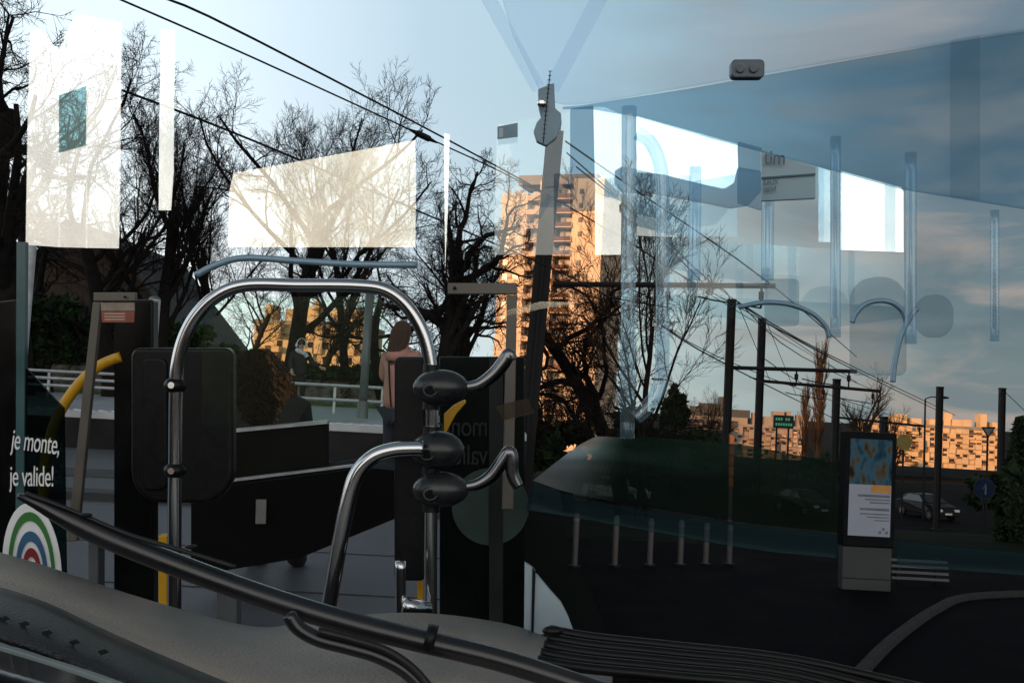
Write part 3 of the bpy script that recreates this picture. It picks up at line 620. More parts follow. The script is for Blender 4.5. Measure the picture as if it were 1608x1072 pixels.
# ================================================================== PEOPLE
def skin(name, verts, edges, m, parent, sub=2, root=0, extra=None):
    off = world_loc(parent) if parent else Vector((0, 0, 0)); me = bpy.data.meshes.new(name)
    me.from_pydata([Vector(v[:3]) - off for v in verts], edges, []); o = bpy.data.objects.new(name, me); COL.objects.link(o); me.materials.append(m)
    if parent: o.parent = parent
    md = o.modifiers.new('skin', 'SKIN'); md.use_smooth_shade = True
    sv = me.skin_vertices[0].data
    for i, v in enumerate(verts):
        r = v[3]; sv[i].radius = r if isinstance(r, tuple) else (r, r); sv[i].use_root = (i == root)
    s = o.modifiers.new('sub', 'SUBSURF'); s.levels = s.render_levels = sub
    return o
SKIN = mat('skin', (.42, .25, .18), .55, 0, .08, 10)
def figure(g, H, yaw, label, top_m, leg_m, hair_m, pose='stand', face=True, bag=None, extras=None, legs=True, grp=None):
    k = H / 1.75; M = Matrix.Rotation(yaw, 3, 'Z')
    V = lambda x, y, z, r=0: tuple(g + M @ Vector((x * k, y * k, z * k))) + ((r * k) if not isinstance(r, tuple) else tuple(q * k for q in r),)
    t = thing('person', g, label, 'person', grp)
    # body: faces -Y at yaw 0
    vs = [V(0, 0, .95, (.15, .11)), V(0, 0, 1.18, (.135, .10)), V(0, -.01, 1.36, (.17, .11)), V(0, 0, 1.47, (.07, .065)), V(0, -.015, 1.53, (.055, .055)), V(0, -.02, 1.60, (.075, .088)), V(0, -.015, 1.69, (.078, .09))]
    es = [(0, 1), (1, 2), (2, 3), (3, 4), (4, 5), (5, 6)]
    arms = {'stand': [((.19, 0, 1.40), (.235, .03, 1.14), (.24, -.05, .90)), ((-.19, 0, 1.40), (-.235, .03, 1.14), (-.24, -.05, .90))],
            'phone': [((.19, 0, 1.40), (.24, -.02, 1.16), (.12, -.24, 1.22)), ((-.19, 0, 1.40), (-.24, -.02, 1.16), (-.10, -.25, 1.24))],
            'lean': [((.19, 0, 1.40), (.30, -.02, 1.17), (.50, -.08, 1.10)), ((-.19, 0, 1.40), (-.235, -.06, 1.14), (-.20, -.20, .98))]}[pose]
    sl_idx = []
    for A, B, C_ in arms:
        i = len(vs); vs += [V(*A, .06), V(*B, .045), V(*C_, .032)]; es += [(2, i), (i, i + 1), (i + 1, i + 2)]; sl_idx.append(i)
        dv = (Vector(C_) - Vector(B)).normalized(); sd = dv.cross(Vector((0, 1, 0)));
        if sd.length < .1: sd = Vector((1, 0, 0))
        sd.normalize(); pm = Vector(C_) + dv * .05
        j = len(vs); vs.append(V(*pm, (.036, .018))); es.append((i + 2, j))
        for q, ln in ((-1.5, .07), (-.5, .085), (.5, .08), (1.5, .06)):
            b_ = pm + dv * .035 + sd * q * .019; c_ = b_ + dv * ln * .55; e_ = c_ + dv * ln * .35 + Vector((0, -.018, -.012)); n_ = len(vs)
            vs += [V(*b_, .0095), V(*c_, .009), V(*e_, .007)]; es += [(j, n_), (n_, n_ + 1), (n_ + 1, n_ + 2)]
        th = pm + sd * -.035 + dv * -.01; n_ = len(vs); vs += [V(*th, .011), V(*(th + dv * .035 + sd * -.02), .009)]; es += [(j, n_), (n_, n_ + 1)]
    for s in (-1, 1):
        i = len(vs); vs += [V(s * .09, 0, .88, .09), V(s * .10, -.01, .50, .06), V(s * .10, .02, .10, .042), V(s * .10, -.10, .045, (.04, .03)), V(s * .10, -.17, .035, (.035, .022))]; es += [(0, i), (i, i + 1), (i + 1, i + 2), (i + 2, i + 3), (i + 3, i + 4)]
    skin('body', vs, es, SKIN, t)
    # coat with sleeves
    cv = [V(0, 0, .80, (.20, .155)), V(0, 0, 1.0, (.195, .15)), V(0, 0, 1.2, (.185, .14)), V(0, 0, 1.37, (.205, .14)), V(0, 0, 1.47, (.10, .09))]; ce = [(0, 1), (1, 2), (2, 3), (3, 4)]
    for A, B, C_ in arms:
        i = len(cv); cv += [V(*A, .085), V(*B, .07), V(*C_, .052)]; ce += [(3, i), (i, i + 1), (i + 1, i + 2)]
    skin('coat', cv, ce, top_m, t)
    lv = [V(0, 0, .86, (.16, .13))]; le = []
    for s in (-1, 1):
        i = len(lv); lv += [V(s * .09, 0, .78, .10), V(s * .10, -.01, .48, .075), V(s * .10, .02, .12, .06)]; le += [(0, i), (i, i + 1), (i + 1, i + 2)]
    skin('trousers', lv, le, leg_m, t)
    for s in (-1, 1):
        m_ = MB(); c = Vector(V(s * .10, -.06, .05)[:3]); m_.ell(c, (M @ Vector((.052 * k, 0, 0)), M @ Vector((0, .15 * k, 0)), Vector((0, 0, .055 * k))), 14, 8); m_.build('shoe', BLACK, t, smooth=True)
    hc = Vector(V(0, .015, 1.665)[:3]); h = MB(); h.ell(hc + Vector((0, 0, .02 * k)), (M @ Vector((.098 * k, 0, 0)), M @ Vector((0, .105 * k, 0)), Vector((0, 0, .115 * k))), 18, 12)
    if face:
        h.v = [v if (M.inverted() @ (Vector(v) - hc)).y > -.035 * k or (Vector(v) - hc).z > .05 * k else tuple(hc + (Vector(v) - hc) * .72) for v in h.v]
    h.build('hair', hair_m, t, smooth=True)
    if face:
        n_ = MB(); n_.ell(Vector(V(0, -.115, 1.625)[:3]), (Vector((.014 * k, 0, 0)), Vector((0, .02 * k, 0)), Vector((0, 0, .026 * k))), 8, 6); n_.build('nose', SKIN, t, smooth=True)
        n_ = MB(); n_.ell(Vector(V(0, -.100, 1.580)[:3]), (M @ Vector((.026 * k, 0, 0)), M @ Vector((0, .012 * k, 0)), Vector((0, 0, .008 * k))), 8, 6); n_.build('mouth', mat('lips', (.3, .1, .09), .5), t)
        for s in (-1, 1):
            e_ = MB(); e_.ell(Vector(V(s * .098, 0, 1.63)[:3]), (Vector((.012 * k, 0, 0)), Vector((0, .02 * k, 0)), Vector((0, 0, .032 * k))), 8, 6); e_.build('ear', SKIN, t, smooth=True)
    return t, V, M, k
g = P(466, 655, 25.5); g.z = 1.9
hairD = mat('hair_dark', (.012, .009, .008), .55, 0, .3, 30)
t, V, M, k = figure(g, 1.80, R(12), 'person in black coat, big headphones, sunglasses and white scarf beside the guard rail', mat('black_coat', (.008, .008, .010), .85, 0, .3, 20), mat('black_jeans', (.008, .008, .010), .9), hairD, 'lean')
for s in (-1, 1):
    MB().ell(Vector(V(s * .118, 0, 1.62)[:3]), (M @ Vector((.035 * k, 0, 0)), M @ Vector((0, .055 * k, 0)), Vector((0, 0, .062 * k))), 14, 8).build('headphone_cup', mat('white_plastic', (.55, .57, .6), .35), t, smooth=True)
    MB().ell(Vector(V(s * .036, -.108, 1.655)[:3]), (M @ Vector((.033 * k, 0, 0)), M @ Vector((0, .01 * k, 0)), Vector((0, 0, .024 * k))), 12, 8).build('sunglass_lens', BLACKG, t, smooth=True)
MB().tube([Vector(V(.12 * math.cos(a), 0, 1.63 + .165 * math.sin(a))[:3]) for a in [math.pi * i / 12 for i in range(13)]], .013 * k, 8).build('headband', MATS['white_plastic'], t)
sc_ = MB(); sc_.tube(spl([V(-.10, -.02, 1.50)[:3], V(-.04, -.13, 1.46)[:3], V(.08, -.15, 1.42)[:3], V(.16, -.16, 1.33)[:3]], 4), .055 * k, 10); sc_.build('scarf', mat('scarf', (.42, .46, .5), .9, 0, .5, 14), t, smooth=True)
g = P(618, 770, 11.2); g.z = 1.35
t, V, M, k = figure(g, 1.86, R(150), 'person in padded dusty pink jacket and dark jeans seen from behind beside the black column', mat('pink_jacket', (.38, .19, .15), .8, 0, .18, 3.5, .5, 6), mat('dark_jeans', (.012, .016, .028), .9), mat('brown_hair', (.06, .035, .025), .85, 0, .3, 12), 'phone', face=False)
hd = MB(); hd.tube([V(0, .02, 1.38)[:3], V(0, .03, 1.44)[:3], V(0, .03, 1.50)[:3], V(0, .02, 1.54)[:3]], [q * k for q in (.165, .15, .11, .085)], 20); hd.build('hood', MATS['pink_jacket'], t, smooth=True)
rng = random.Random(3); lh = MB()
for i in range(420):
    a_ = rng.uniform(0, 2 * math.pi); r_ = rng.uniform(.85, 1.05); tp = (math.cos(a_) * .055 * r_, .02 + math.sin(a_) * .06 * r_, 1.77)
    x_ = math.cos(a_); y_ = abs(math.sin(a_)); lh.tube([V(*tp)[:3], V(x_ * .102 * r_, .02 + y_ * .105, 1.68)[:3], V(x_ * .108 * r_, .04 + y_ * .105, 1.58)[:3], V(x_ * .085 * r_ + rng.gauss(0, .008), .08 + y_ * .08, 1.46)[:3], V(x_ * .05 + rng.gauss(0, .012), .13 + y_ * .03, 1.36 + rng.gauss(0, .02))[:3]], [.010 * k, .012 * k, .012 * k, .010 * k, .003], 4, cap=False)
lh.build('long_hair', MATS['brown_hair'], t)
 
MB().tube([V(.06, .15, 1.40)[:3], V(.02, .165, 1.15)[:3], V(-.02, .16, .86)[:3]], .010 * k, 6).build('bag_strap', BLACK, t)
# woman with curly hair, seated, seen from behind
def curly():
    d = 5.4; c = P(418, 600, d); g = Vector((c.x, c.y, 1.35)); t = thing('person', g, 'seated person with long curly brown hair seen from behind, above the bench back', 'person')
    hz_ = c.z
    vs = [(c.x, c.y - .02, 1.75, (.17, .14)), (c.x, c.y, 2.0, (.15, .11)), (c.x, c.y, hz_ - .12, (.16, .10)), (c.x, c.y, hz_ - .02, .055), (c.x, c.y - .01, hz_ + .03, (.07, .075)), (c.x, c.y - .01, hz_ + .08, (.06, .065))]
    es = [(0, 1), (1, 2), (2, 3), (3, 4), (4, 5)]
    for s in (-1, 1):
        i = len(vs); vs += [(c.x + s * .17, c.y, hz_ - .15, .055), (c.x + s * .2, c.y + .05, hz_ - .42, .045), (c.x + s * .14, c.y + .28, hz_ - .45, .032), (c.x + s * .12, c.y + .38, hz_ - .45, (.035, .02))]; es += [(2, i), (i, i + 1), (i + 1, i + 2), (i + 2, i + 3)]
        i = len(vs); vs += [(c.x + s * .1, c.y + .05, 1.72, .085), (c.x + s * .12, c.y + .45, 1.74, .06), (c.x + s * .12, c.y + .5, 1.42, .045), (c.x + s * .12, c.y + .62, 1.39, (.04, .03))]; es += [(0, i), (i, i + 1), (i + 1, i + 2), (i + 2, i + 3)]
    skin('body', vs, es, SKIN, t)
    cv = [(c.x, c.y, 1.72, (.23, .19)), (c.x, c.y, 2.0, (.22, .17)), (c.x, c.y, hz_ - .10, (.24, .17)), (c.x, c.y, hz_ - .02, (.11, .10))]; ce = [(0, 1), (1, 2), (2, 3)]
    for s in (-1, 1):
        i = len(cv); cv += [(c.x + s * .18, c.y, hz_ - .15, .10), (c.x + s * .215, c.y + .05, hz_ - .42, .08), (c.x + s * .14, c.y + .26, hz_ - .45, .06)]; ce += [(2, i), (i, i + 1), (i + 1, i + 2)]
    skin('jacket', cv, ce, mat('dark_jacket', (.01, .009, .01), .9), t)
    lv = [(c.x, c.y, 1.74, (.19, .15))]; le = []
    for s in (-1, 1):
        i = len(lv); lv += [(c.x + s * .1, c.y + .05, 1.72, .10), (c.x + s * .12, c.y + .45, 1.74, .078), (c.x + s * .12, c.y + .5, 1.40, .062), (c.x + s * .12, c.y + .66, 1.385, .05)]; le += [(0, i), (i, i + 1), (i + 1, i + 2), (i + 2, i + 3)]
    skin('trousers', lv, le, mat('black_jeans', (.008, .008, .010), .9), t)
    RIMLIT = mat('rim_lit_curls', (.13, .046, .017), .6, 0, .2, 26)  # sun rim light on the right side painted as rust-coloured strands
    HM = mat('curly_hair', (.014, .007, .004), .7, 0, .3, 26, .3, 60, spec=.15)
    rng = random.Random(8); k_ = d / F
    def edge(ty):   # half widths in px left/right for a height in the photo
        a = max(0., min(1., (ty - 545) / 135.)); return (38 * math.sqrt(min(1, a * 3.5)) + 10, 34 * math.sqrt(min(1, a * 3.)) + 32 * a ** 1.1)
    core = MB(); rows = []
    for i in range(14):
        ty = 549 + i * 10.5; l, r_ = edge(ty); cx_ = 406 + (r_ - l) / 2 + 8; w = (l + r_) / 2 * .93; q = P(cx_, ty, d); rows.append((q, w * k_))
    core.tube([q for q, w in rows], [w for q, w in rows], 20); core.v = [(x, c.y + (y - c.y) * .75, z) for x, y, z in core.v]
    hr = core.build('hair', HM, t, smooth=True)
    cu, cr_ = MB(), MB()
    for i in range(3000):
        ty = 546 + 138 * rng.random() ** .9; l, r_ = edge(ty); cx_ = 406 + (r_ - l) / 2 + 8; w = (l + r_) / 2 * k_; an = rng.uniform(0, 2 * math.pi)
        q = P(cx_, ty, d); p = Vector((q.x + math.cos(an) * w * rng.uniform(.86, 1.02), q.y - math.sin(an) * w * .75, q.z)); pts = []; ph = rng.uniform(0, 6.28); out = Vector((math.cos(an), -math.sin(an) * .75, 0))
        for j in range(7): pts.append(p + Vector((math.cos(ph + j * 1.3) * .008, math.sin(ph + j * 1.3) * .008, -j * .012)) + out * (.0015 * j))
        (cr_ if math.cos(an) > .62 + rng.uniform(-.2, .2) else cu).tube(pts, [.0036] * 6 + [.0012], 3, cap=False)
    cu.build('curls', HM, t); cr_.build('rim_lit_curls', RIMLIT, t)
curly()
# ================================================================== FOREGROUND: bus front
ALU = mat('aluminium_frame', (.13, .12, .105), .45, .5, .12, 8)
GLS = glass('clear_glass', (.90, .95, .94), .10, (.85, 1, .96), .03)
def tube_thing(name, pts, r, m, label, cat, group=None, d=2.4, n=20, smooth=7):
    pp = spl(PP(pts, d), smooth); g = min(pp, key=lambda v: v.z); t = thing(name, g, label, cat, group); MB().tube(pp, r, n).build('tube', m, t, smooth=True); return t, pp
# hoop rail with black clamps
hoop, pp = tube_thing('hoop_rail', [(274, 990), (274, 850), (275, 720), (276, 620), (281, 560), (300, 508), (336, 468), (385, 448), (470, 448), (560, 449), (606, 456), (640, 482), (665, 525), (676, 575), (678, 640), (677, 760), (676, 880), (676, 1010)], .0165, STEEL, 'large upside-down U hoop of brushed steel tube with rounded shoulders', 'grab rail', 'steel grab rails of the entrance')
for y in (605, 738):
    c = P(275, y, 2.4); m_ = MB(); m_.ell(c, ((.027, 0, 0), (0, .027, 0), (0, 0, .021)), 18, 10); cl = m_.build('clamp', BLACK, hoop, smooth=True)
    m_ = MB(); m_.tube([c + Vector((0, -.030, 0)), c + Vector((0, -.024, 0))], .008, 12); m_.build('screw', STEEL, cl)
t, _ = tube_thing('curved_rail', [(505, 1010), (520, 930), (534, 850), (546, 790), (560, 745), (585, 718), (620, 706), (665, 704)], .0185, STEEL, 'shorter steel rail curving from the floor into the middle black hub', 'grab rail', 'steel grab rails of the entrance', d=2.3)
t, _ = tube_thing('upright_rail', [(629, 880), (629, 1005)], .013, STEEL, 'short steel tube emerging below the black column', 'grab rail', 'steel grab rails of the entrance', d=2.35)
c0, c1 = P(632, 950, 2.33), P(672, 958, 2.36); MB().tube([c0, c0.lerp(c1, .15), c1], [.017, .022, .022], 16).build('coupling', STEEL, t, smooth=True)
def hub(cx, cy, label, lever=None, wx=44, wy=28, d=2.36, lbl2=None):
    c = P(cx, cy, d); k = d / F; t = thing('rail_hub', c, label, 'rail joint', 'black egg-shaped joints on the steel upright')
    m_ = MB(); m_.ell(c, (rgt * wx * k, fwd * wy * k * 1.15, upv * wy * k), 32, 20); m_.build('shell', mat('hub_plastic', (.016, .018, .021), .30, 0, .15, 20, spec=.5), t, smooth=True)
    cp = P(cx - 14, cy + 3, d) - fwd * wy * k * 1.085; m_ = MB(); m_.tube([cp + fwd * .02, cp - fwd * .0006, cp - fwd * .0012], [.012, .012, .010], 18)
    m_.build('screw_recess', BLACKG, t)
    r_ = MB(); pts = [P(cx - 14 + 10 * math.cos(a), cy + 3 + 8.5 * math.sin(a), d) - fwd * wy * k * 1.09 for a in [i * math.pi / 8 for i in range(17)]]; r_.tube(pts, .0016, 6); r_.build('recess_ring', mat('grey_plastic', (.06, .065, .07), .35), t)
    s_ = MB(); pts = [P(cx - wx * .55 + 1.0 * math.cos(a), cy + wy * .84 * math.sin(a), d) - fwd * (wy * .86 * k * math.cos(a)) for a in [-math.pi / 2 + i * math.pi / 12 for i in range(13)]]; s_.tube(pts, .0012, 6); s_.build('seam', MATS['grey_plastic'], t)
    for q in (-1, 1):
        u_ = MB(); a_ = P(677, cy + q * wy * .75, d + .03); u_.tube([a_, a_ + Vector((0, 0, -q * .022))], .021, 18); u_.build('collar', BLACK, t)
    if lever:
        pp = spl(PP(lever, d), 5); n = len(pp); L = MB(); L.tube(pp, [.0115 + .006 * math.sin(math.pi * min(1, i / n * .9)) for i in range(n)], 18); L.build('lever', mat('dark_steel', (.20, .205, .215), .25, 1., .1, 20), t, smooth=True)
    return t
hub(692, 608, 'top black egg-shaped joint with a keyhole and an upswept steel lever', [(728, 608), (752, 604), (775, 588), (790, 570), (799, 556), (803, 566)])
hub(687, 706, 'middle black joint where the shorter curved rail enters', None, 42, 30)
hub(692, 768, 'lowest black egg-shaped joint with a keyhole and steel lever', [(728, 764), (750, 760), (772, 746), (790, 722), (799, 710), (803, 718), (805, 745), (814, 764)])
# black column behind the upright, dark back panel
def prism_px(pts, d, th, round_=0): return MB().slab(PP(pts, d), fwd * th)
def rrect(x0, y0, x1, y1, r, n=6, rb=None):
    rb = rb or r; out = []
    for cx_, cy_, a0, rr in ((x1 - r, y0 + r, -90, r), (x1 - rb, y1 - rb, 0, rb), (x0 + rb, y1 - rb, 90, rb), (x0 + r, y0 + r, 180, r)):
        for i in range(n + 1): a = R(a0 + 90 * i / n); out.append((cx_ + rr * math.cos(a), cy_ + rr * math.sin(a)))
    return out
t = thing('validator_column', P(643, 912, 2.5), 'tall black rounded column behind the steel upright and its joints', 'column')
prism_px(rrect(619, 560, 668, 912, 9), 2.46, .10).build('housing', BLACK, t, bevel=.006, seg=3)
prism_px([(655, 905), (664, 905), (664, 990), (655, 990)], 2.56, .01).build('yellow_edge', YEL, t)
t = thing('back_panel', P(285, 790, 2.6), 'black moulded panel with rounded corners behind the left post of the hoop rail', 'panel')
prism_px(rrect(205, 546, 365, 790, 14, rb=50), 2.58, .045).build('panel', BLACK, t, bevel=.01, seg=4)
prism_px(rrect(222, 562, 262, 770, 12), 2.572, .012).build('ridge', BLACK, t, bevel=.006, seg=3)
for p_ in ((248, 840, 262, 960, 'slim yellow post behind the foot of the hoop rail'),):
    m_ = prism_px([(p_[0], p_[1]), (p_[2], p_[1]), (p_[2], p_[3] + 60), (p_[0], p_[3] + 60)], 2.62, .03).build('yellow_post', YEL, None, bevel=.004); tag(m_, p_[4], 'post')
t, _ = tube_thing('yellow_rail', [(62, 900), (66, 800), (72, 720), (88, 660), (118, 610), (155, 575), (190, 560)], .0155, YEL, 'curved yellow grab rail at the far left beside the slanted grey frame', 'grab rail', 'yellow grab rails', d=2.9)
t = thing('yellow_flap', P(712, 680, 2.6), 'yellow curved strip between the top and middle black joints', 'strip'); prism_px([(697, 650), (712, 636), (730, 627), (732, 632), (716, 650), (704, 672), (697, 686)], 2.6, .02).build('strip', YEL, t, bevel=.003)
# grey frames
def frame(name, polys, d, label, extra=None):
    t = thing(name, P(*polys[0][0], d), label, 'frame', 'grey metal frames inside the bus front')
    for nm, q in polys_named(polys): prism_px(q, d, .02).build(nm, ALU, t, bevel=.003)
    return t
def polys_named(ps): return [(('top_bar', 'side_bar')[min(i, 1)], q) for i, q in enumerate(ps)]
t = frame('grey_frame', [[(146, 459), (212, 459), (212, 473), (146, 473)], [(145, 474), (158, 474), (120, 850), (104, 850)]], 2.7, 'slanted grey frame with a red notice at the left')
prism_px([(158, 475), (211, 475), (211, 488), (159, 488)], 2.69, .004).build('notice', mat('notice_grey', (.28, .23, .18), .6, 0, .2, 40), t)
rn = prism_px([(159, 489), (211, 489), (210, 506), (160, 506)], 2.69, .004).build('notice', mat('notice_red', (.30, .08, .05), .6, 0, .3, 40), t); rn['label'] = 'red notice strip'
for i in range(3): prism_px([(164, 491.5 + i * 4.5), (196, 491.5 + i * 4.5), (196, 493.3 + i * 4.5), (164, 493.3 + i * 4.5)], 2.688, .0015).build('text_line', mat('notice_text', (.5, .42, .35)), rn)
c = P(196, 466, 2.69); MB().ell(c, ((.004, 0, 0), (0, .004, 0), (0, 0, .004)), 8, 6).build('screw', BLACK, t)
t = frame('grey_frame', [[(703, 444), (812, 444), (812, 462), (703, 462)], [(796, 463), (812, 463), (806, 800), (788, 800)]], 2.7, 'grey frame with an upright bar between the hoop rail and the slanted mast')
c = P(714, 452, 2.69); MB().ell(c, ((.005, 0, 0), (0, .004, 0), (0, 0, .005)), 8, 6).build('screw', BLACK, t)
# windscreen-side parts: dark interior posts
for q, d, l in (([(205, 300), (232, 340), (240, 470), (240, 560), (205, 560), (176, 480)], 0, None),):
    pass
t = thing('interior_post', P(225, 620, 2.9), 'broad black upright between the slanted grey frame and the black back panel', 'post', 'dark uprights of the bus front')
prism_px([(178, 470), (240, 470), (240, 1000), (178, 1000)], 2.9, .05).build('cover', BLACKG, t, bevel=.006)
t = thing('interior_post', P(10, 620, 2.9), 'black upright at the far left edge of the picture', 'post', 'dark uprights of the bus front')
prism_px([(-60, 480), (26, 470), (26, 900), (-60, 900)], 3.0, .05).build('cover', BLACKG, t, bevel=.006)
t = thing('interior_post', P(760, 950, 2.9), 'wide black pillar foot between the steel upright and the pale panel', 'post', 'dark uprights of the bus front')
prism_px([(690, 560), (824, 560), (824, 1000), (690, 1000)], 2.95, .05).build('cover', mat('smoked_cover', (.003, .005, .005), .3, spec=.12), t, bevel=.006)
# reversed dim lettering and mirrored green disc on that pillar, as seen from its back
GREYTX = mat('dim_lettering', (.022, .024, .022), .5, spec=.2)
def text(body, px, py, d, size_px, m, parent, name='lettering', sx=1., mirror=False, roll=0.):
    cu = bpy.data.curves.new(name, 'FONT'); cu.body = body; cu.size = size_px * d / F; cu.extrude = .0008; cu.space_line = .98; cu.space_character = .95
    o = bpy.data.objects.new(name, cu); COL.objects.link(o); cu.materials.append(m); p = P(px, py, d); off = world_loc(parent); x = (rgt * math.cos(roll) + upv * math.sin(roll)); y = (upv * math.cos(roll) - rgt * math.sin(roll))
    if mirror: x = -x
    bpy.context.view_layer.update(); me = bpy.data.meshes.new_from_object(o.evaluated_get(bpy.context.evaluated_depsgraph_get())); bpy.data.objects.remove(o); o = bpy.data.objects.new(name, me); COL.objects.link(o)
    if not me.materials: me.materials.append(m)
    o.parent = parent; o.matrix_local = Matrix(((x.x * sx, y.x, -fwd.x, p.x - off.x), (x.y * sx, y.y, -fwd.y, p.y - off.y), (x.z * sx, y.z, -fwd.z, p.z - off.z), (0, 0, 0, 1)))
    return o
text('je monte,\nje valide !', 796, 684, 2.93, 46, GREYTX, t, 'reversed_lettering', .72, True)
disc = MB(); cc = P(770, 795, 2.93); disc.tube([cc, cc + fwd * .004], .115, 40); disc.build('green_disc', mat('disc_green', (.018, .045, .038), .5, 0, .2, 6), t)
prism_px([(768, 562), (790, 562), (790, 1000), (768, 1000)], 2.925, .006).build('trim_strip', mat('trim_grey', (.015, .018, .018), .5, spec=.2), t)
# smoked screen with lettering and striped arc emblem
SMK = glass('smoked_glass', (.16, .22, .22), .05, (.8, 1, 1), .05)
t = thing('entrance_screen', P(60, 890, 2.2), 'smoked glass screen carrying white French lettering and a striped rainbow emblem at the left', 'glass screen')
MB().slab(PP([(24, 560), (100, 640), (104, 930), (24, 930)], 2.2), fwd * .006).build('smoked_pane', SMK, t)
prism_px([(26, 380), (40, 380), (36, 930), (24, 930)], 2.195, .014).build('glass_edge', mat('teal_edge', (.05, .11, .12), .2), t)
WT = mat('sticker_white', (.78, .80, .82), .5, 0, .03, 10)
text('je monte,', 17, 704, 2.18, 46, WT, t, 'lettering', .46, roll=R(-7))
text('je valide!', 15, 762, 2.18, 46, WT, t, 'lettering', .46, roll=R(-1))
def emblem():
    d = 2.17; cx_, cy_ = 50, 896
    rr = [(106, 98, WT)]
    def arc(r0_, r1_, m, nm, par, dz):
        a, b = [], []
        for i in range(33):
            th = math.pi * i / 32 ; a.append(P(cx_ + .40 * r0_ * math.cos(th), cy_ - r0_ * math.sin(th) + .12 * r0_ * math.cos(th), d - dz)); b.append(P(cx_ + .40 * r1_ * math.cos(th), cy_ - r1_ * math.sin(th) + .12 * r1_ * math.cos(th), d - dz))
        mb = MB(); mb.strip(a, b); return mb.build(nm, m, par, solid=.0008)
    base = MB(); pts = [P(cx_ + .44 * 106 * math.cos(math.pi * i / 24), cy_ - 106 * math.sin(math.pi * i / 24) + .12 * 100 * math.cos(math.pi * i / 24), d) for i in range(25)]
    base = base.slab(pts, fwd * .002).build('emblem', WT, t)
    for r0_, r1_, c_ in ((78, 92, (.03, .17, .035)), (46, 62, (.03, .11, .22)), (22, 36, (.22, .02, .03))):
        arc(r0_, r1_, mat('arc_%d' % r0_, c_, .5, 0, .05, 5), 'emblem_arc', base, .003)
emblem()
# bench backs below the curly hair
t = thing('bench_back', P(440, 720, 5.0), 'dark bench back with a pale top edge in front of the seated curly-haired person', 'bench')
prism_px([(300, 686), (365, 678), (514, 664), (514, 745), (300, 770)], 4.9, .06).build('board', mat('bench_dark', (.007, .007, .006), .6, 0, .4, 5, spec=.1), t, bevel=.01)
prism_px([(300, 681), (365, 674), (514, 660), (514, 665), (365, 679), (300, 687)], 4.89, .08).build('top_edge', GAL, t)
t2 = prism_px([(300, 762), (365, 752), (575, 727), (575, 730), (365, 756), (300, 768)], 4.6, .04).build('lower_rail', GAL, None); tag(t2, 'thin pale rail running behind the shorter curved rail below the bench back', 'rail')
t = thing('planter_box', P(430, 860, 4.3), 'dark planter box below the thin pale rail', 'planter'); prism_px([(300, 770), (575, 734), (640, 740), (640, 806), (470, 876), (300, 904)], 4.55, .5).build('box', mat('planter_dark', (.004, .004, .004), .8, 0, .4, 4, spec=.1), t)
prism_px([(402, 784), (418, 784), (417, 822), (401, 822)], 4.53, .01).build('reflector', mat('reflector_grey', (.16, .16, .15), .6), t)
for q, l in (((340, 925, 372, 985), 'grey square post foot right of the hoop rail foot'), ((138, 845, 154, 935), 'grey post behind the wiper arm at the left')):
    p_ = MB().slab(PP([(q[0], q[1]), (q[2], q[1]), (q[2], q[3]), (q[0], q[3])], 2.8), fwd * .05).build('short_post', mat('post_grey', (.07, .08, .09), .5), None, bevel=.004); tag(p_, l, 'post', 'short posts in the entrance')
# clear partition pane inside the hoop with its pale top edge
t = thing('glass_partition', P(480, 660, 2.42), 'clear greenish glass partition filling the upper part of the hoop rail', 'glass screen')
MB().slab(PP([(318, 472), (330, 466), (596, 466), (606, 480), (612, 600), (612, 662), (318, 668)], 2.43), fwd * .005).build('pane', glass('green_glass', (.88, .95, .91), .05, (.75, 1, .85), .08), t)
MB().tube(spl(PP([(308, 432), (340, 416), (385, 405), (470, 410), (560, 415), (655, 416)], 2.5), 5), .0085, 10).build('top_edge', STEELB, t, smooth=True)
# clear plastic bits
t = prism_px([(778, 637), (829, 625), (840, 648), (790, 660)], 2.2, .004).build('clear_tag', glass('tag_plastic', (.5, .48, .42), .18, (1, .95, .85), .12), None); tag(t, 'small clear plastic tag hanging right of the top black joint', 'tag')
t = prism_px([(792, 488), (850, 473), (911, 475), (850, 485), (796, 496)], 2.3, .003).build('clear_strip', glass('blade_plastic', (.75, .75, .7), .3, (1, 1, .9), .1), None); tag(t, 'thin clear blade pointing right across the sunlit tower', 'strip')
# ------------------------------------------------------------------ dashboard, wipers
DASH = mat('dash_leather', (.46, .385, .315), .45, 0, .2, 2.0, 1.0, 170, spec=.5, c2=(.22, .21, .20))
def lofted(rows, d_rows, m, name, parent, solid=.01, smooth=True):
    mb = MB(); R_ = [spl([P(q[0], q[1], dd) for q, dd in zip(r_, dr)], 5) for r_, dr in zip(rows, d_rows)]; n = len(R_[0])
    vs = [p for r_ in R_ for p in r_]; fs = [(i * n + j, i * n + j + 1, (i + 1) * n + j + 1, (i + 1) * n + j) for i in range(len(R_) - 1) for j in range(n - 1)]
    mb.add(vs, fs); return mb.build(name, m, parent, smooth=smooth, solid=solid)
t = thing('dashboard', P(300, 1050, 1.5), 'grained grey-brown dashboard top sweeping from the left edge down below the wiper', 'dashboard')
lofted([[(-40, 860), (60, 888), (200, 935), (340, 975), (420, 988), (500, 975), (640, 965), (760, 976), (850, 1000), (960, 1060)],
        [(-40, 900), (60, 925), (200, 975), (340, 1015), (430, 1030), (520, 1030), (640, 1030), (760, 1045), (860, 1080), (960, 1120)],
        [(-40, 924), (60, 955), (180, 1008), (300, 1060), (400, 1096), (520, 1110), (640, 1110), (760, 1120), (860, 1140), (960, 1160)]],
       [[2.1, 2.1, 2.1, 2.08, 2.05, 2.05, 2.05, 2.1, 2.1, 2.1], [1.7] * 10, [1.4] * 10], DASH, 'top_surface', t)
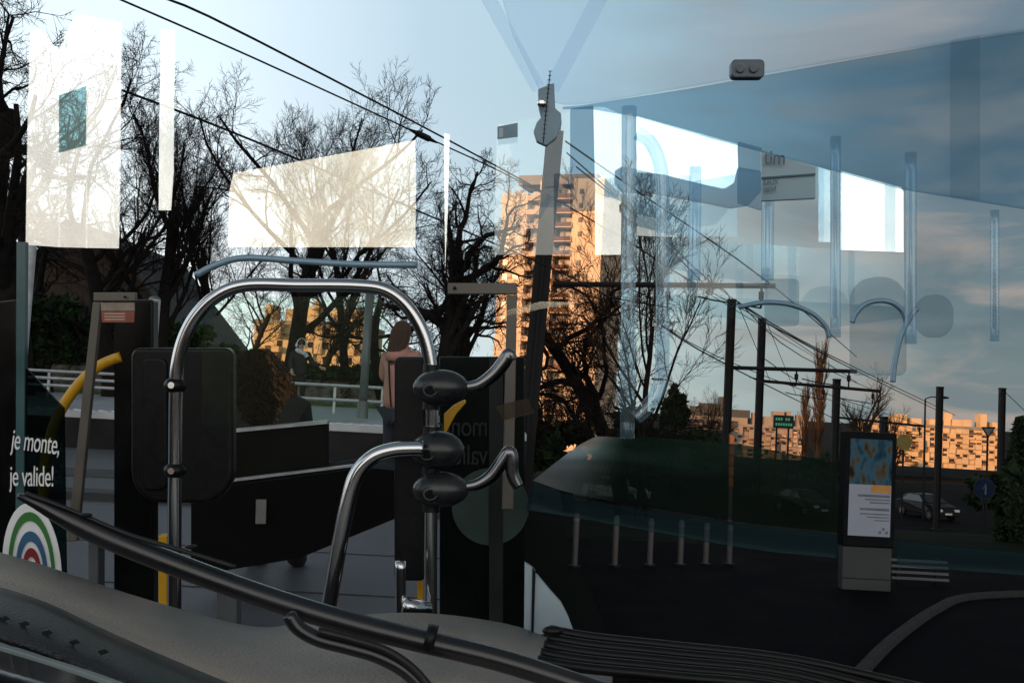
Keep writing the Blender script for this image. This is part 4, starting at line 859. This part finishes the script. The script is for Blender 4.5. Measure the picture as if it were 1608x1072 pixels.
DK = mat('dash_dark', (.012, .015, .018), .38, 0, .25, 6, .4, 300)
lofted([[(-40, 915), (60, 945), (180, 1000), (300, 1052), (420, 1100), (540, 1140)], [(-40, 934), (60, 962), (170, 1018), (290, 1072), (400, 1120), (520, 1160)], [(-40, 990), (60, 1020), (160, 1060), (260, 1100), (380, 1150), (480, 1190)]],
       [[1.39] * 6, [1.22] * 6, [1.1] * 6], DK, 'front_ledge', t, .008)
for x, y in ((4, 972), (36, 980), (72, 994), (115, 1009), (160, 1024)):
    MB().slab(PP([(x - 7, y - 2), (x + 3, y - 5), (x + 10, y), (x - 1, y + 4)], 1.145), fwd * .003).build('vent_slot', mat('slot_black', (.002, .002, .002), .9), t)
pl_ = lofted([[(-40, 1000), (60, 1030), (160, 1062), (260, 1100)], [(-40, 1012), (60, 1042), (155, 1074), (250, 1112)]], [[1.02] * 4, [1.0] * 4], mat('pale_seal', (.22, .26, .24), .3, 0, .2, 5), 'pale_trim', t, .004)
lofted([[(-40, 1014), (60, 1044), (155, 1076), (250, 1114)], [(-40, 1100), (60, 1120), (150, 1150), (240, 1190)]], [[.99] * 4, [.9] * 4], BLACKG, 'lower_trim', t, .006)
def wiper():
    t = thing('windscreen_wiper', P(430, 930, 1.5), 'long black windscreen wiper arm crossing from the left edge to the bottom centre', 'wiper', 'black wipers across the dashboard')
    pp = spl(PP([(28, 778), (60, 790), (110, 815), (180, 848), (300, 895), (420, 938), (540, 975), (650, 1003), (780, 1034), (900, 1072), (980, 1100)], 1.5), 5); n = len(pp)
    w = MB(); rr = [(.004 + .0135 * min(1, i / (n * .22))) for i in range(n)]; w.tube(pp, rr, 16); w.build('arm', mat('wiper_black', (.012, .013, .016), .30, 0, .2, 10, coat=.3), t, smooth=True)
    pp2 = spl(PP([(40, 774), (110, 800), (200, 838), (280, 862), (370, 890)], 1.49), 5); MB().tube(pp2, .0035, 8).build('blade_rail', RUBBER, t, smooth=True)
    for x, y in ((135, 808), (300, 858)): MB().ell(P(x, y, 1.485), (rgt * .010, fwd * .006, upv * .0035), 12, 8).build('bolt_cap', BLACK, t, smooth=True)
    m_ = MB(); c = P(676, 1003, 1.48); m_.tube([P(668, 1000, 1.5), P(684, 1004, 1.5)], .0215, 18); m_.build('joint_sleeve', BLACK, t, smooth=True)
    t2 = thing('wiper_link', P(560, 1010, 1.45), 'lower black wiper linkage branching off under the main wiper arm', 'wiper', 'black wipers across the dashboard')
    MB().tube(spl(PP([(452, 962), (468, 985), (500, 1003), (545, 1015), (590, 1028), (630, 1048), (660, 1075), (680, 1100)], 1.46), 5), [.006] + [.011] * 35, 14).build('link_arm', MATS['wiper_black'], t2, smooth=True)
    MB().tube(spl(PP([(500, 990), (560, 1005), (610, 1022), (650, 1050), (680, 1085)], 1.45), 5), .006, 8).build('hose', RUBBER, t2, smooth=True)
wiper()
t = thing('hose_bundle', P(1100, 1050, 1.7), 'bundle of long black ridged hoses running to the lower right corner', 'hoses')
for i, (a, b) in enumerate([(988, 1030), (1000, 1048), (1012, 1066), (1024, 1084), (1036, 1102)]):
    MB().tube(spl(PP([(864 - i * 5, a), (930 - i * 4, a + 12), (1060, a + 26), (1250, a + 48), (1500, b + 60), (1700, b + 85)], 1.7 - i * .03), 5), .0085, 10).build('hose', BLACK, t, smooth=True)
MB().ell(P(868, 990, 1.66), (rgt * .018, fwd * .01, upv * .009), 14, 8).build('grommet', BLACK, t, smooth=True)
t = thing('pale_panel', P(860, 990, 2.0), 'pale blue-white curved triangular panel left of the dark road', 'panel')
prism_px([(838, 900), (845, 905), (866, 930), (882, 948), (893, 970), (901, 992), (838, 996)], 2.1, .02).build('panel', mat('pale_plastic', (.30, .38, .43), .5, 0, .12, 12), t)
prism_px([(824, 884), (836, 892), (834, 992), (823, 990)], 2.1, .02).build('edge_strip', MATS['pale_plastic'], t)
prism_px([(837, 893), (841, 898), (838, 996), (834, 994)], 2.095, .03).build('seal', BLACK, t)
# dark curved hood
t = thing('instrument_hood', P(1000, 760, 2.6), 'dark curved instrument hood with a greenish sheen and a pale left tip', 'hood')
SMH = glass('green_sheen_hood', (.11, .13, .12), .036, (.5, .8, .55), .28)  # green sheen put into the tint; see-through for the street mirrored over it
TIPG = glass('tip_highlight', (.10, .10, .10), .27, (1, .97, .92), .30)
def hood_rows(cols, m, nm):          # columns of (x, y) down the hood, butted edge to edge
    lofted([[c[i] for c in cols] for i in range(4)], [[q] * len(cols) for q in (3.8, 3.25, 2.95, 2.8)], m, nm, t, .004)
HC = [[(936, 685), (912, 697), (880, 720), (837, 754)], [(950, 685), (935, 697), (910, 723), (882, 770)], [(962, 686), (948, 697), (930, 726), (912, 777)], [(975, 686), (966, 699), (955, 729), (942, 783)], [(990, 686), (984, 702), (978, 731), (970, 789)], [(1010, 686), (1004, 706), (1002, 735), (1000, 794)],
      [(1080, 690), (1080, 712), (1070, 746), (1060, 803)], [(1180, 700), (1180, 724), (1180, 762), (1180, 822)], [(1250, 714), (1250, 734), (1250, 776), (1250, 829)], [(1316, 728), (1316, 745), (1316, 787), (1316, 836)]]
def hood_shell():                     # one smooth shell; pale highlight painted into the left tip, fading to the right
    cols = []
    for a_, b_ in zip(HC[:-1], HC[1:]):
        for q in range(4): cols.append([(u1[0] + (u2[0] - u1[0]) * q / 4, u1[1] + (u2[1] - u1[1]) * q / 4) for u1, u2 in zip(a_, b_)])
    cols.append(HC[-1]); ds = (3.8, 3.25, 2.95, 2.8); C_ = [spl([P(*c[i], ds[i]) for i in range(4)], 5) for c in cols]; n = len(C_[0]); mb = MB()
    mb.add([p for c in C_ for p in c], [(i * n + j, i * n + j + 1, (i + 1) * n + j + 1, (i + 1) * n + j) for i in range(len(C_) - 1) for j in range(n - 1)])
    o = mb.build('hood_shell', SMH, t, smooth=True); me = o.data; K = 16
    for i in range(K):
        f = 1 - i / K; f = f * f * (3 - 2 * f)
        me.materials.append(glass('tip_highlight_%d' % i, (.11, .13, .12), .036 + .28 * f, (.5 + .5 * f, .8 + .18 * f, .55 + .38 * f), .30, .1))
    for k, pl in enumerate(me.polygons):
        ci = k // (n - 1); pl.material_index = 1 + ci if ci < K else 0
hood_shell()
TEAL = glass('teal_acrylic', (.55, .62, .66), .008, (.45, .9, 1), .3, dif=.008)
lofted([[(836, 756), (900, 778), (1000, 798), (1180, 825), (1250, 833), (1316, 840)], [(826, 800), (900, 812), (1000, 830), (1180, 862), (1250, 870), (1314, 876)]], [[2.79] * 6, [2.7] * 6], TEAL, 'front_lip', t, .003)
lofted([[(1408, 849), (1500, 858), (1640, 870)], [(1408, 886), (1500, 895), (1640, 905)]], [[2.79] * 3, [2.7] * 3], TEAL, 'front_lip', t, .003)
# ================================================================== upper right: bus roof, poles, windows
CEIL = glass('ghosted_header_panel', (.80, .84, .88), .02, (.78, .90, 1), .5, dif=.13)  # tinted see-through materials here stand in for sky mirrored over the interior
CEILD = glass('ghosted_ceiling_panel', (.61, .72, .79), .02, (.7, .88, 1), .5, dif=.03)
t = thing('roof_header', P(1200, 60, 2.4), 'broad pale blue header panel across the top right above the darker ceiling', 'panel')
lofted([[(772, -60), (900, -60), (1100, -60), (1400, -60), (1700, -60)], [(805, 55), (900, 60), (1100, 40), (1400, 20), (1700, 0)], [(852, 150), (905, 163), (1080, 135), (1350, 88), (1700, 32)]], [[2.75] * 5, [2.7] * 5, [2.6] * 5], CEIL, 'shell', t, .01)
t = thing('bus_ceiling', P(1300, 200, 3.5), 'darker blue-grey ceiling panel slanting down behind the header at the upper right', 'ceiling')
prism_px([(884, 168), (910, 166), (1080, 140), (1350, 92), (1500, 66), (1700, 36), (1700, 340), (1425, 296), (1300, 262), (1120, 215), (1000, 180), (930, 168)], 2.85, .03).build('liner', CEILD, t)
prism_px([(1495, 62), (1540, 54), (1540, 314), (1495, 308)], 2.83, .015).build('side_cover', glass('cover_blue', (.80, .84, .86), .0, (.7, .9, 1), .4, dif=.04), t, bevel=.004)
ST2 = glass('strut_blue', (.82, .86, .9), .05, (.85, .95, 1), .4, dif=.14)
t = thing('blind_struts', P(852, 170, 2.2), 'pair of pale struts meeting in a V at a hooked bracket with a bright bolt', 'bracket')
for a, b, w in (((757, -20), (846, 140), .030), ((950, -20), (866, 140), .034)):
    MB().bar(P(*a, 2.1), P(*b, 2.2), w, .012, up=-fwd.cross(Vector((0, 0, 1))).cross(fwd) * -1 if False else fwd).build('strut', ST2, t, bevel=.003)
hk = [(845, 140), (870, 130), (872, 170), (881, 178), (882, 195), (874, 216), (858, 229), (843, 222), (838, 206), (843, 192), (850, 184), (846, 168)]
prism_px(hk, 2.18, .02).build('hook', mat('hook_blue', (.20, .30, .38), .4), t, bevel=.002)
MB().ell(P(851, 162, 2.16), (rgt * .011, fwd * .006, upv * .011), 16, 10).build('bolt', mat('chrome', (.8, .8, .8), .15, 1), t, smooth=True)
ch = MB(); ch.tube(spl(PP([(864, 112), (860, 150), (856, 190), (853, 225)], 2.15), 4), .0012, 5)
for i in range(16):
    c = P(864 - i * .7, 112 + i * 7, 2.15); ch.bar(c - rgt * .004, c + rgt * .004, .0012, .0012)
ch.build('cord', MAST, t)
t = thing('ceiling_sensor', P(1175, 110, 2.4), 'small dark double-lens sensor box fixed to the header panel', 'sensor')
prism_px(rrect(1149, 93, 1201, 122, 7), 2.36, .03).build('case', mat('case_blue', (.07, .10, .13), .35), t, bevel=.003)
for x in (1163, 1184): MB().tube([P(x, 107, 2.355), P(x, 107, 2.35)], [.011, .009], 16).build('lens', mat('lens_ring', (.3, .36, .4), .2, .5), t)
GRP = 'vertical steel poles inside the bus'
POLEG = glass('ghosted_steel_tube', (.66, .74, .80), .10, (.85, .97, 1), .09, dif=.035)  # steel tubes tinted and see-through to paint in the mirrored sky
def vpole(pts, r, d, label, name='grab_pole'):
    t, _ = tube_thing(name, pts, r, POLEG, label, 'grab pole', GRP, d=d); return t
vpole([(988, 168), (987, 400), (985, 688)], .0175, 2.3, 'full-height steel pole just right of the tower, beside the rounded hoop')
t = vpole([(1000, 208), (1020, 222), (1034, 250), (1040, 290), (1040, 400), (1040, 560), (1034, 610), (1015, 640), (998, 656)], .0165, 2.3, 'rounded steel hoop standing right of the full-height pole', 'side_hoop')
vpole([(1092, 262), (1090, 440)], .024, 3.8, 'short grey pole below the rounded window beam')
vpole([(1206, 245), (1205, 440)], .024, 3.8, 'pole directly left of the blue information sign')
vpole([(1312, 215), (1312, 530)], .020, 3.8, 'bright-edged pole between the information sign and the tree-filled window')
vpole([(1430, 240), (1430, 540)], .022, 3.8, 'pole at the right edge of the tree-filled window')
vpole([(1562, 330), (1562, 536)], .016, 3.8, 'thin pale pole with a round end near the right edge')
# wide soft grey posts
POSTB = glass('post_blue', (.60, .68, .74), .03, (.7, .9, 1), .4, dif=.05)
for q, d, l in (([(896, 170), (932, 165), (935, 300), (935, 330), (896, 330)], 3.0, 'flat blue-grey window post immediately above the tower roof'),
                ([(1160, 222), (1197, 232), (1197, 330), (1160, 318)], 4.0, 'flat blue-grey window post above the end of the curved window beam')):
    tag(prism_px(q, d, .03).build('window_post', POSTB, None, bevel=.004), l, 'post', 'flat window posts')
tag(prism_px([(965, 268), (975, 262), (985, 262), (1030, 272), (1100, 288), (1140, 296), (1156, 284), (1160, 262), (1196, 268), (1196, 300), (1176, 322), (1150, 326), (1100, 316), (1030, 303), (975, 300), (966, 290)], 3.6, .04).build('window_beam', POSTB, None, bevel=.006), 'curved blue-grey beam under the big rounded window', 'beam')
# window glass: bright panes that mirror the evening sky behind the camera
PG = 'tall panes of bus window glass'
def pane(qs, d, label, Rf=.24, T=(.90, .93, .93), key='window_glass', inset=None, tint=(1, 1, .98)):
    gm = glass(key, T, Rf * 1.22, tint, .015, .26)
    if not isinstance(qs[0], list): qs = [qs]
    t = thing('bus_window', P(*qs[0][0], d), label, 'window', PG); mb = MB()
    for q in qs: mb.slab(PP(q, d), fwd * .006)
    mb.build('glass', gm, t)
    if inset: MB().slab(PP(inset, d + .001), fwd * .004).build('tinted_inset', glass('teal_inset', (.50, .68, .70), .07, (.8, 1, 1), .03), t)
    return t
pane([[(47, 50), (60, 44), (92, 80), (92, 388), (40, 384), (43, 200)], [(92, 80), (118, 22), (135, 24), (135, 135), (92, 150)], [(92, 240), (135, 228), (135, 389), (92, 388)], [(135, 24), (190, 36), (188, 300), (186, 390), (135, 389)]], 3.6, 'widest and tallest bright window pane, at the top left behind bare branches', Rf=.19, T=(.97, .98, .98), key='window_glass_wide', inset=[(92, 150), (135, 135), (135, 228), (92, 240)])
pane([(253, 45), (274, 48), (272, 270), (268, 330), (249, 330), (250, 190)], 3.6, 'narrow bright vertical window strip right of the widest pane')
pane([(366, 272), (652, 220), (653, 300), (652, 388), (358, 388), (360, 300)], 3.8, 'long horizontal bright window pane with a slanting top edge, in front of the bare crowns', Rf=.165, key='window_glass_long', T=(.97, .97, .95), tint=(1, .93, .80))
pane([(697, 209), (706, 211), (703, 330), (699, 420)], 3.6, 'very thin bright window strip left of the tower')
pane([(781, 196), (845, 182), (838, 206), (843, 222), (858, 229), (874, 216), (882, 195), (880, 178), (896, 174), (896, 400), (776, 400), (778, 290)], 3.6, 'bright window pane over the top of the tower, notched by the hooked bracket', Rf=.06, key='window_glass_soft')
pane([(932, 168), (950, 168), (972, 178), (976, 178), (976, 262), (966, 268), (966, 290), (976, 300), (975, 400), (935, 400)], 3.6, 'bright window pane between the flat window post and the full-height pole', Rf=.22, key='window_glass_b')
pane([(1000, 182), (1158, 226), (1159, 262), (1152, 288), (1135, 297), (1045, 274), (1000, 270)], 3.9, 'big rounded bright window in the bus side, above the curved window beam', Rf=.36, key='window_glass_c', tint=(1, .97, .90))
pane([(1000, 306), (1088, 318), (1150, 328), (1158, 326), (1158, 372), (1046, 372), (1000, 370)], 3.9, 'paler window below the curved beam, left of the flat window post', Rf=.11, key='window_glass_pale', T=(.8, .86, .88))
pane([(1286, 262), (1304, 268), (1304, 380), (1286, 380)], 3.9, 'narrow window between the information sign and the bright-edged pole', Rf=.26, key='window_glass_mid')
pane([(1320, 268), (1415, 294), (1419, 300), (1419, 396), (1320, 392)], 3.9, 'tree-filled window right of the bright-edged pole', Rf=.30, key='window_glass_mid2', tint=(1, .97, .9))
pane([(1046, 374), (1420, 398), (1422, 500), (1300, 515), (1046, 490)], 4.6, 'wide pale blue lower glass band behind the seat hoops', Rf=.045, T=(.85, .9, .92), key='lower_glass')
# bare trees standing far behind those windows
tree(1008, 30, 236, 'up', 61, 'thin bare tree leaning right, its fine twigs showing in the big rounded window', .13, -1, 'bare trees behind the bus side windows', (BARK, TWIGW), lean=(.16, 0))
# information sign
t = thing('information_sign', P(1240, 300, 3.7), 'pale blue hanging information sign with partly hidden dark lettering', 'sign')
prism_px([(1196, 236), (1281, 262), (1281, 312), (1196, 316)], 3.7, .02).build('board', mat('sign_pale', (.42, .55, .60), .5, 0, .05, 3), t, bevel=.004)
prism_px([(1196, 278), (1281, 272), (1281, 274), (1196, 280.5)], 3.69, .006).build('divider', mat('sign_line', (.10, .17, .2), .5), t)
SGT = mat('sign_text', (.13, .19, .23), .6)
text('tim', 1199, 257, 3.685, 32, SGT, t, 'lettering', .85, roll=R(-3)); text('EAUX', 1199, 290, 3.685, 11, SGT, t, 'lettering', .85, roll=R(2)); text('ngrad', 1199, 300, 3.685, 11, SGT, t, 'lettering', .85, roll=R(2))
# information stickers at the top of the pane over the tower
t = thing('window_sticker', P(805, 205, 3.5), 'small blue rectangular notice stuck in the upper corner of the window over the tower', 'sticker')
prism_px([(781, 199), (813, 193), (813, 215), (781, 219)], 3.55, .002).build('paper', mat('sticker_blue', (.22, .34, .42), .5), t)
prism_px([(784, 202), (790, 201), (790, 215), (784, 216)], 3.548, .001).build('pictogram', mat('sticker_pale', (.5, .6, .66), .5), t)
# seats
SEATM = glass('seat_shell', (.74, .78, .80), .0, (1, 1, 1), .5, dif=.05)
def seat(pts, hoop_pts, d, label):
    g_ = P(pts[0][0], max(p[1] for p in pts), d); t = thing('bus_seat', g_, label, 'seat', 'seats in the back of the bus')
    if len(pts) > 2: prism_px(pts, d, .08).build('backrest', SEATM, t, bevel=.02, seg=3)
    MB().tube(spl(PP(hoop_pts, d - .03), 6), .011, 12).build('grab_hoop', STEELB, t, smooth=True)
seat(rrect(1342, 434, 1426, 590, 38, 10, 12), [(1338, 506), (1344, 492), (1358, 478), (1380, 472), (1402, 476), (1418, 490), (1424, 510)], 4.2, 'seat with a dark rounded headrest between the bright-edged pole and the next pole')
seat(rrect(1206, 437, 1257, 512, 8, 5), [(1160, 482), (1200, 475), (1240, 478), (1275, 492), (1296, 512), (1302, 530)], 4.3, 'seat with a square blue headrest behind the long low hoop')
seat(rrect(1446, 462, 1500, 530, 26, 8), [(1402, 600), (1405, 570), (1414, 530), (1428, 500), (1440, 484)], 4.0, 'seat at the far right with a tall bright curved hoop edge')
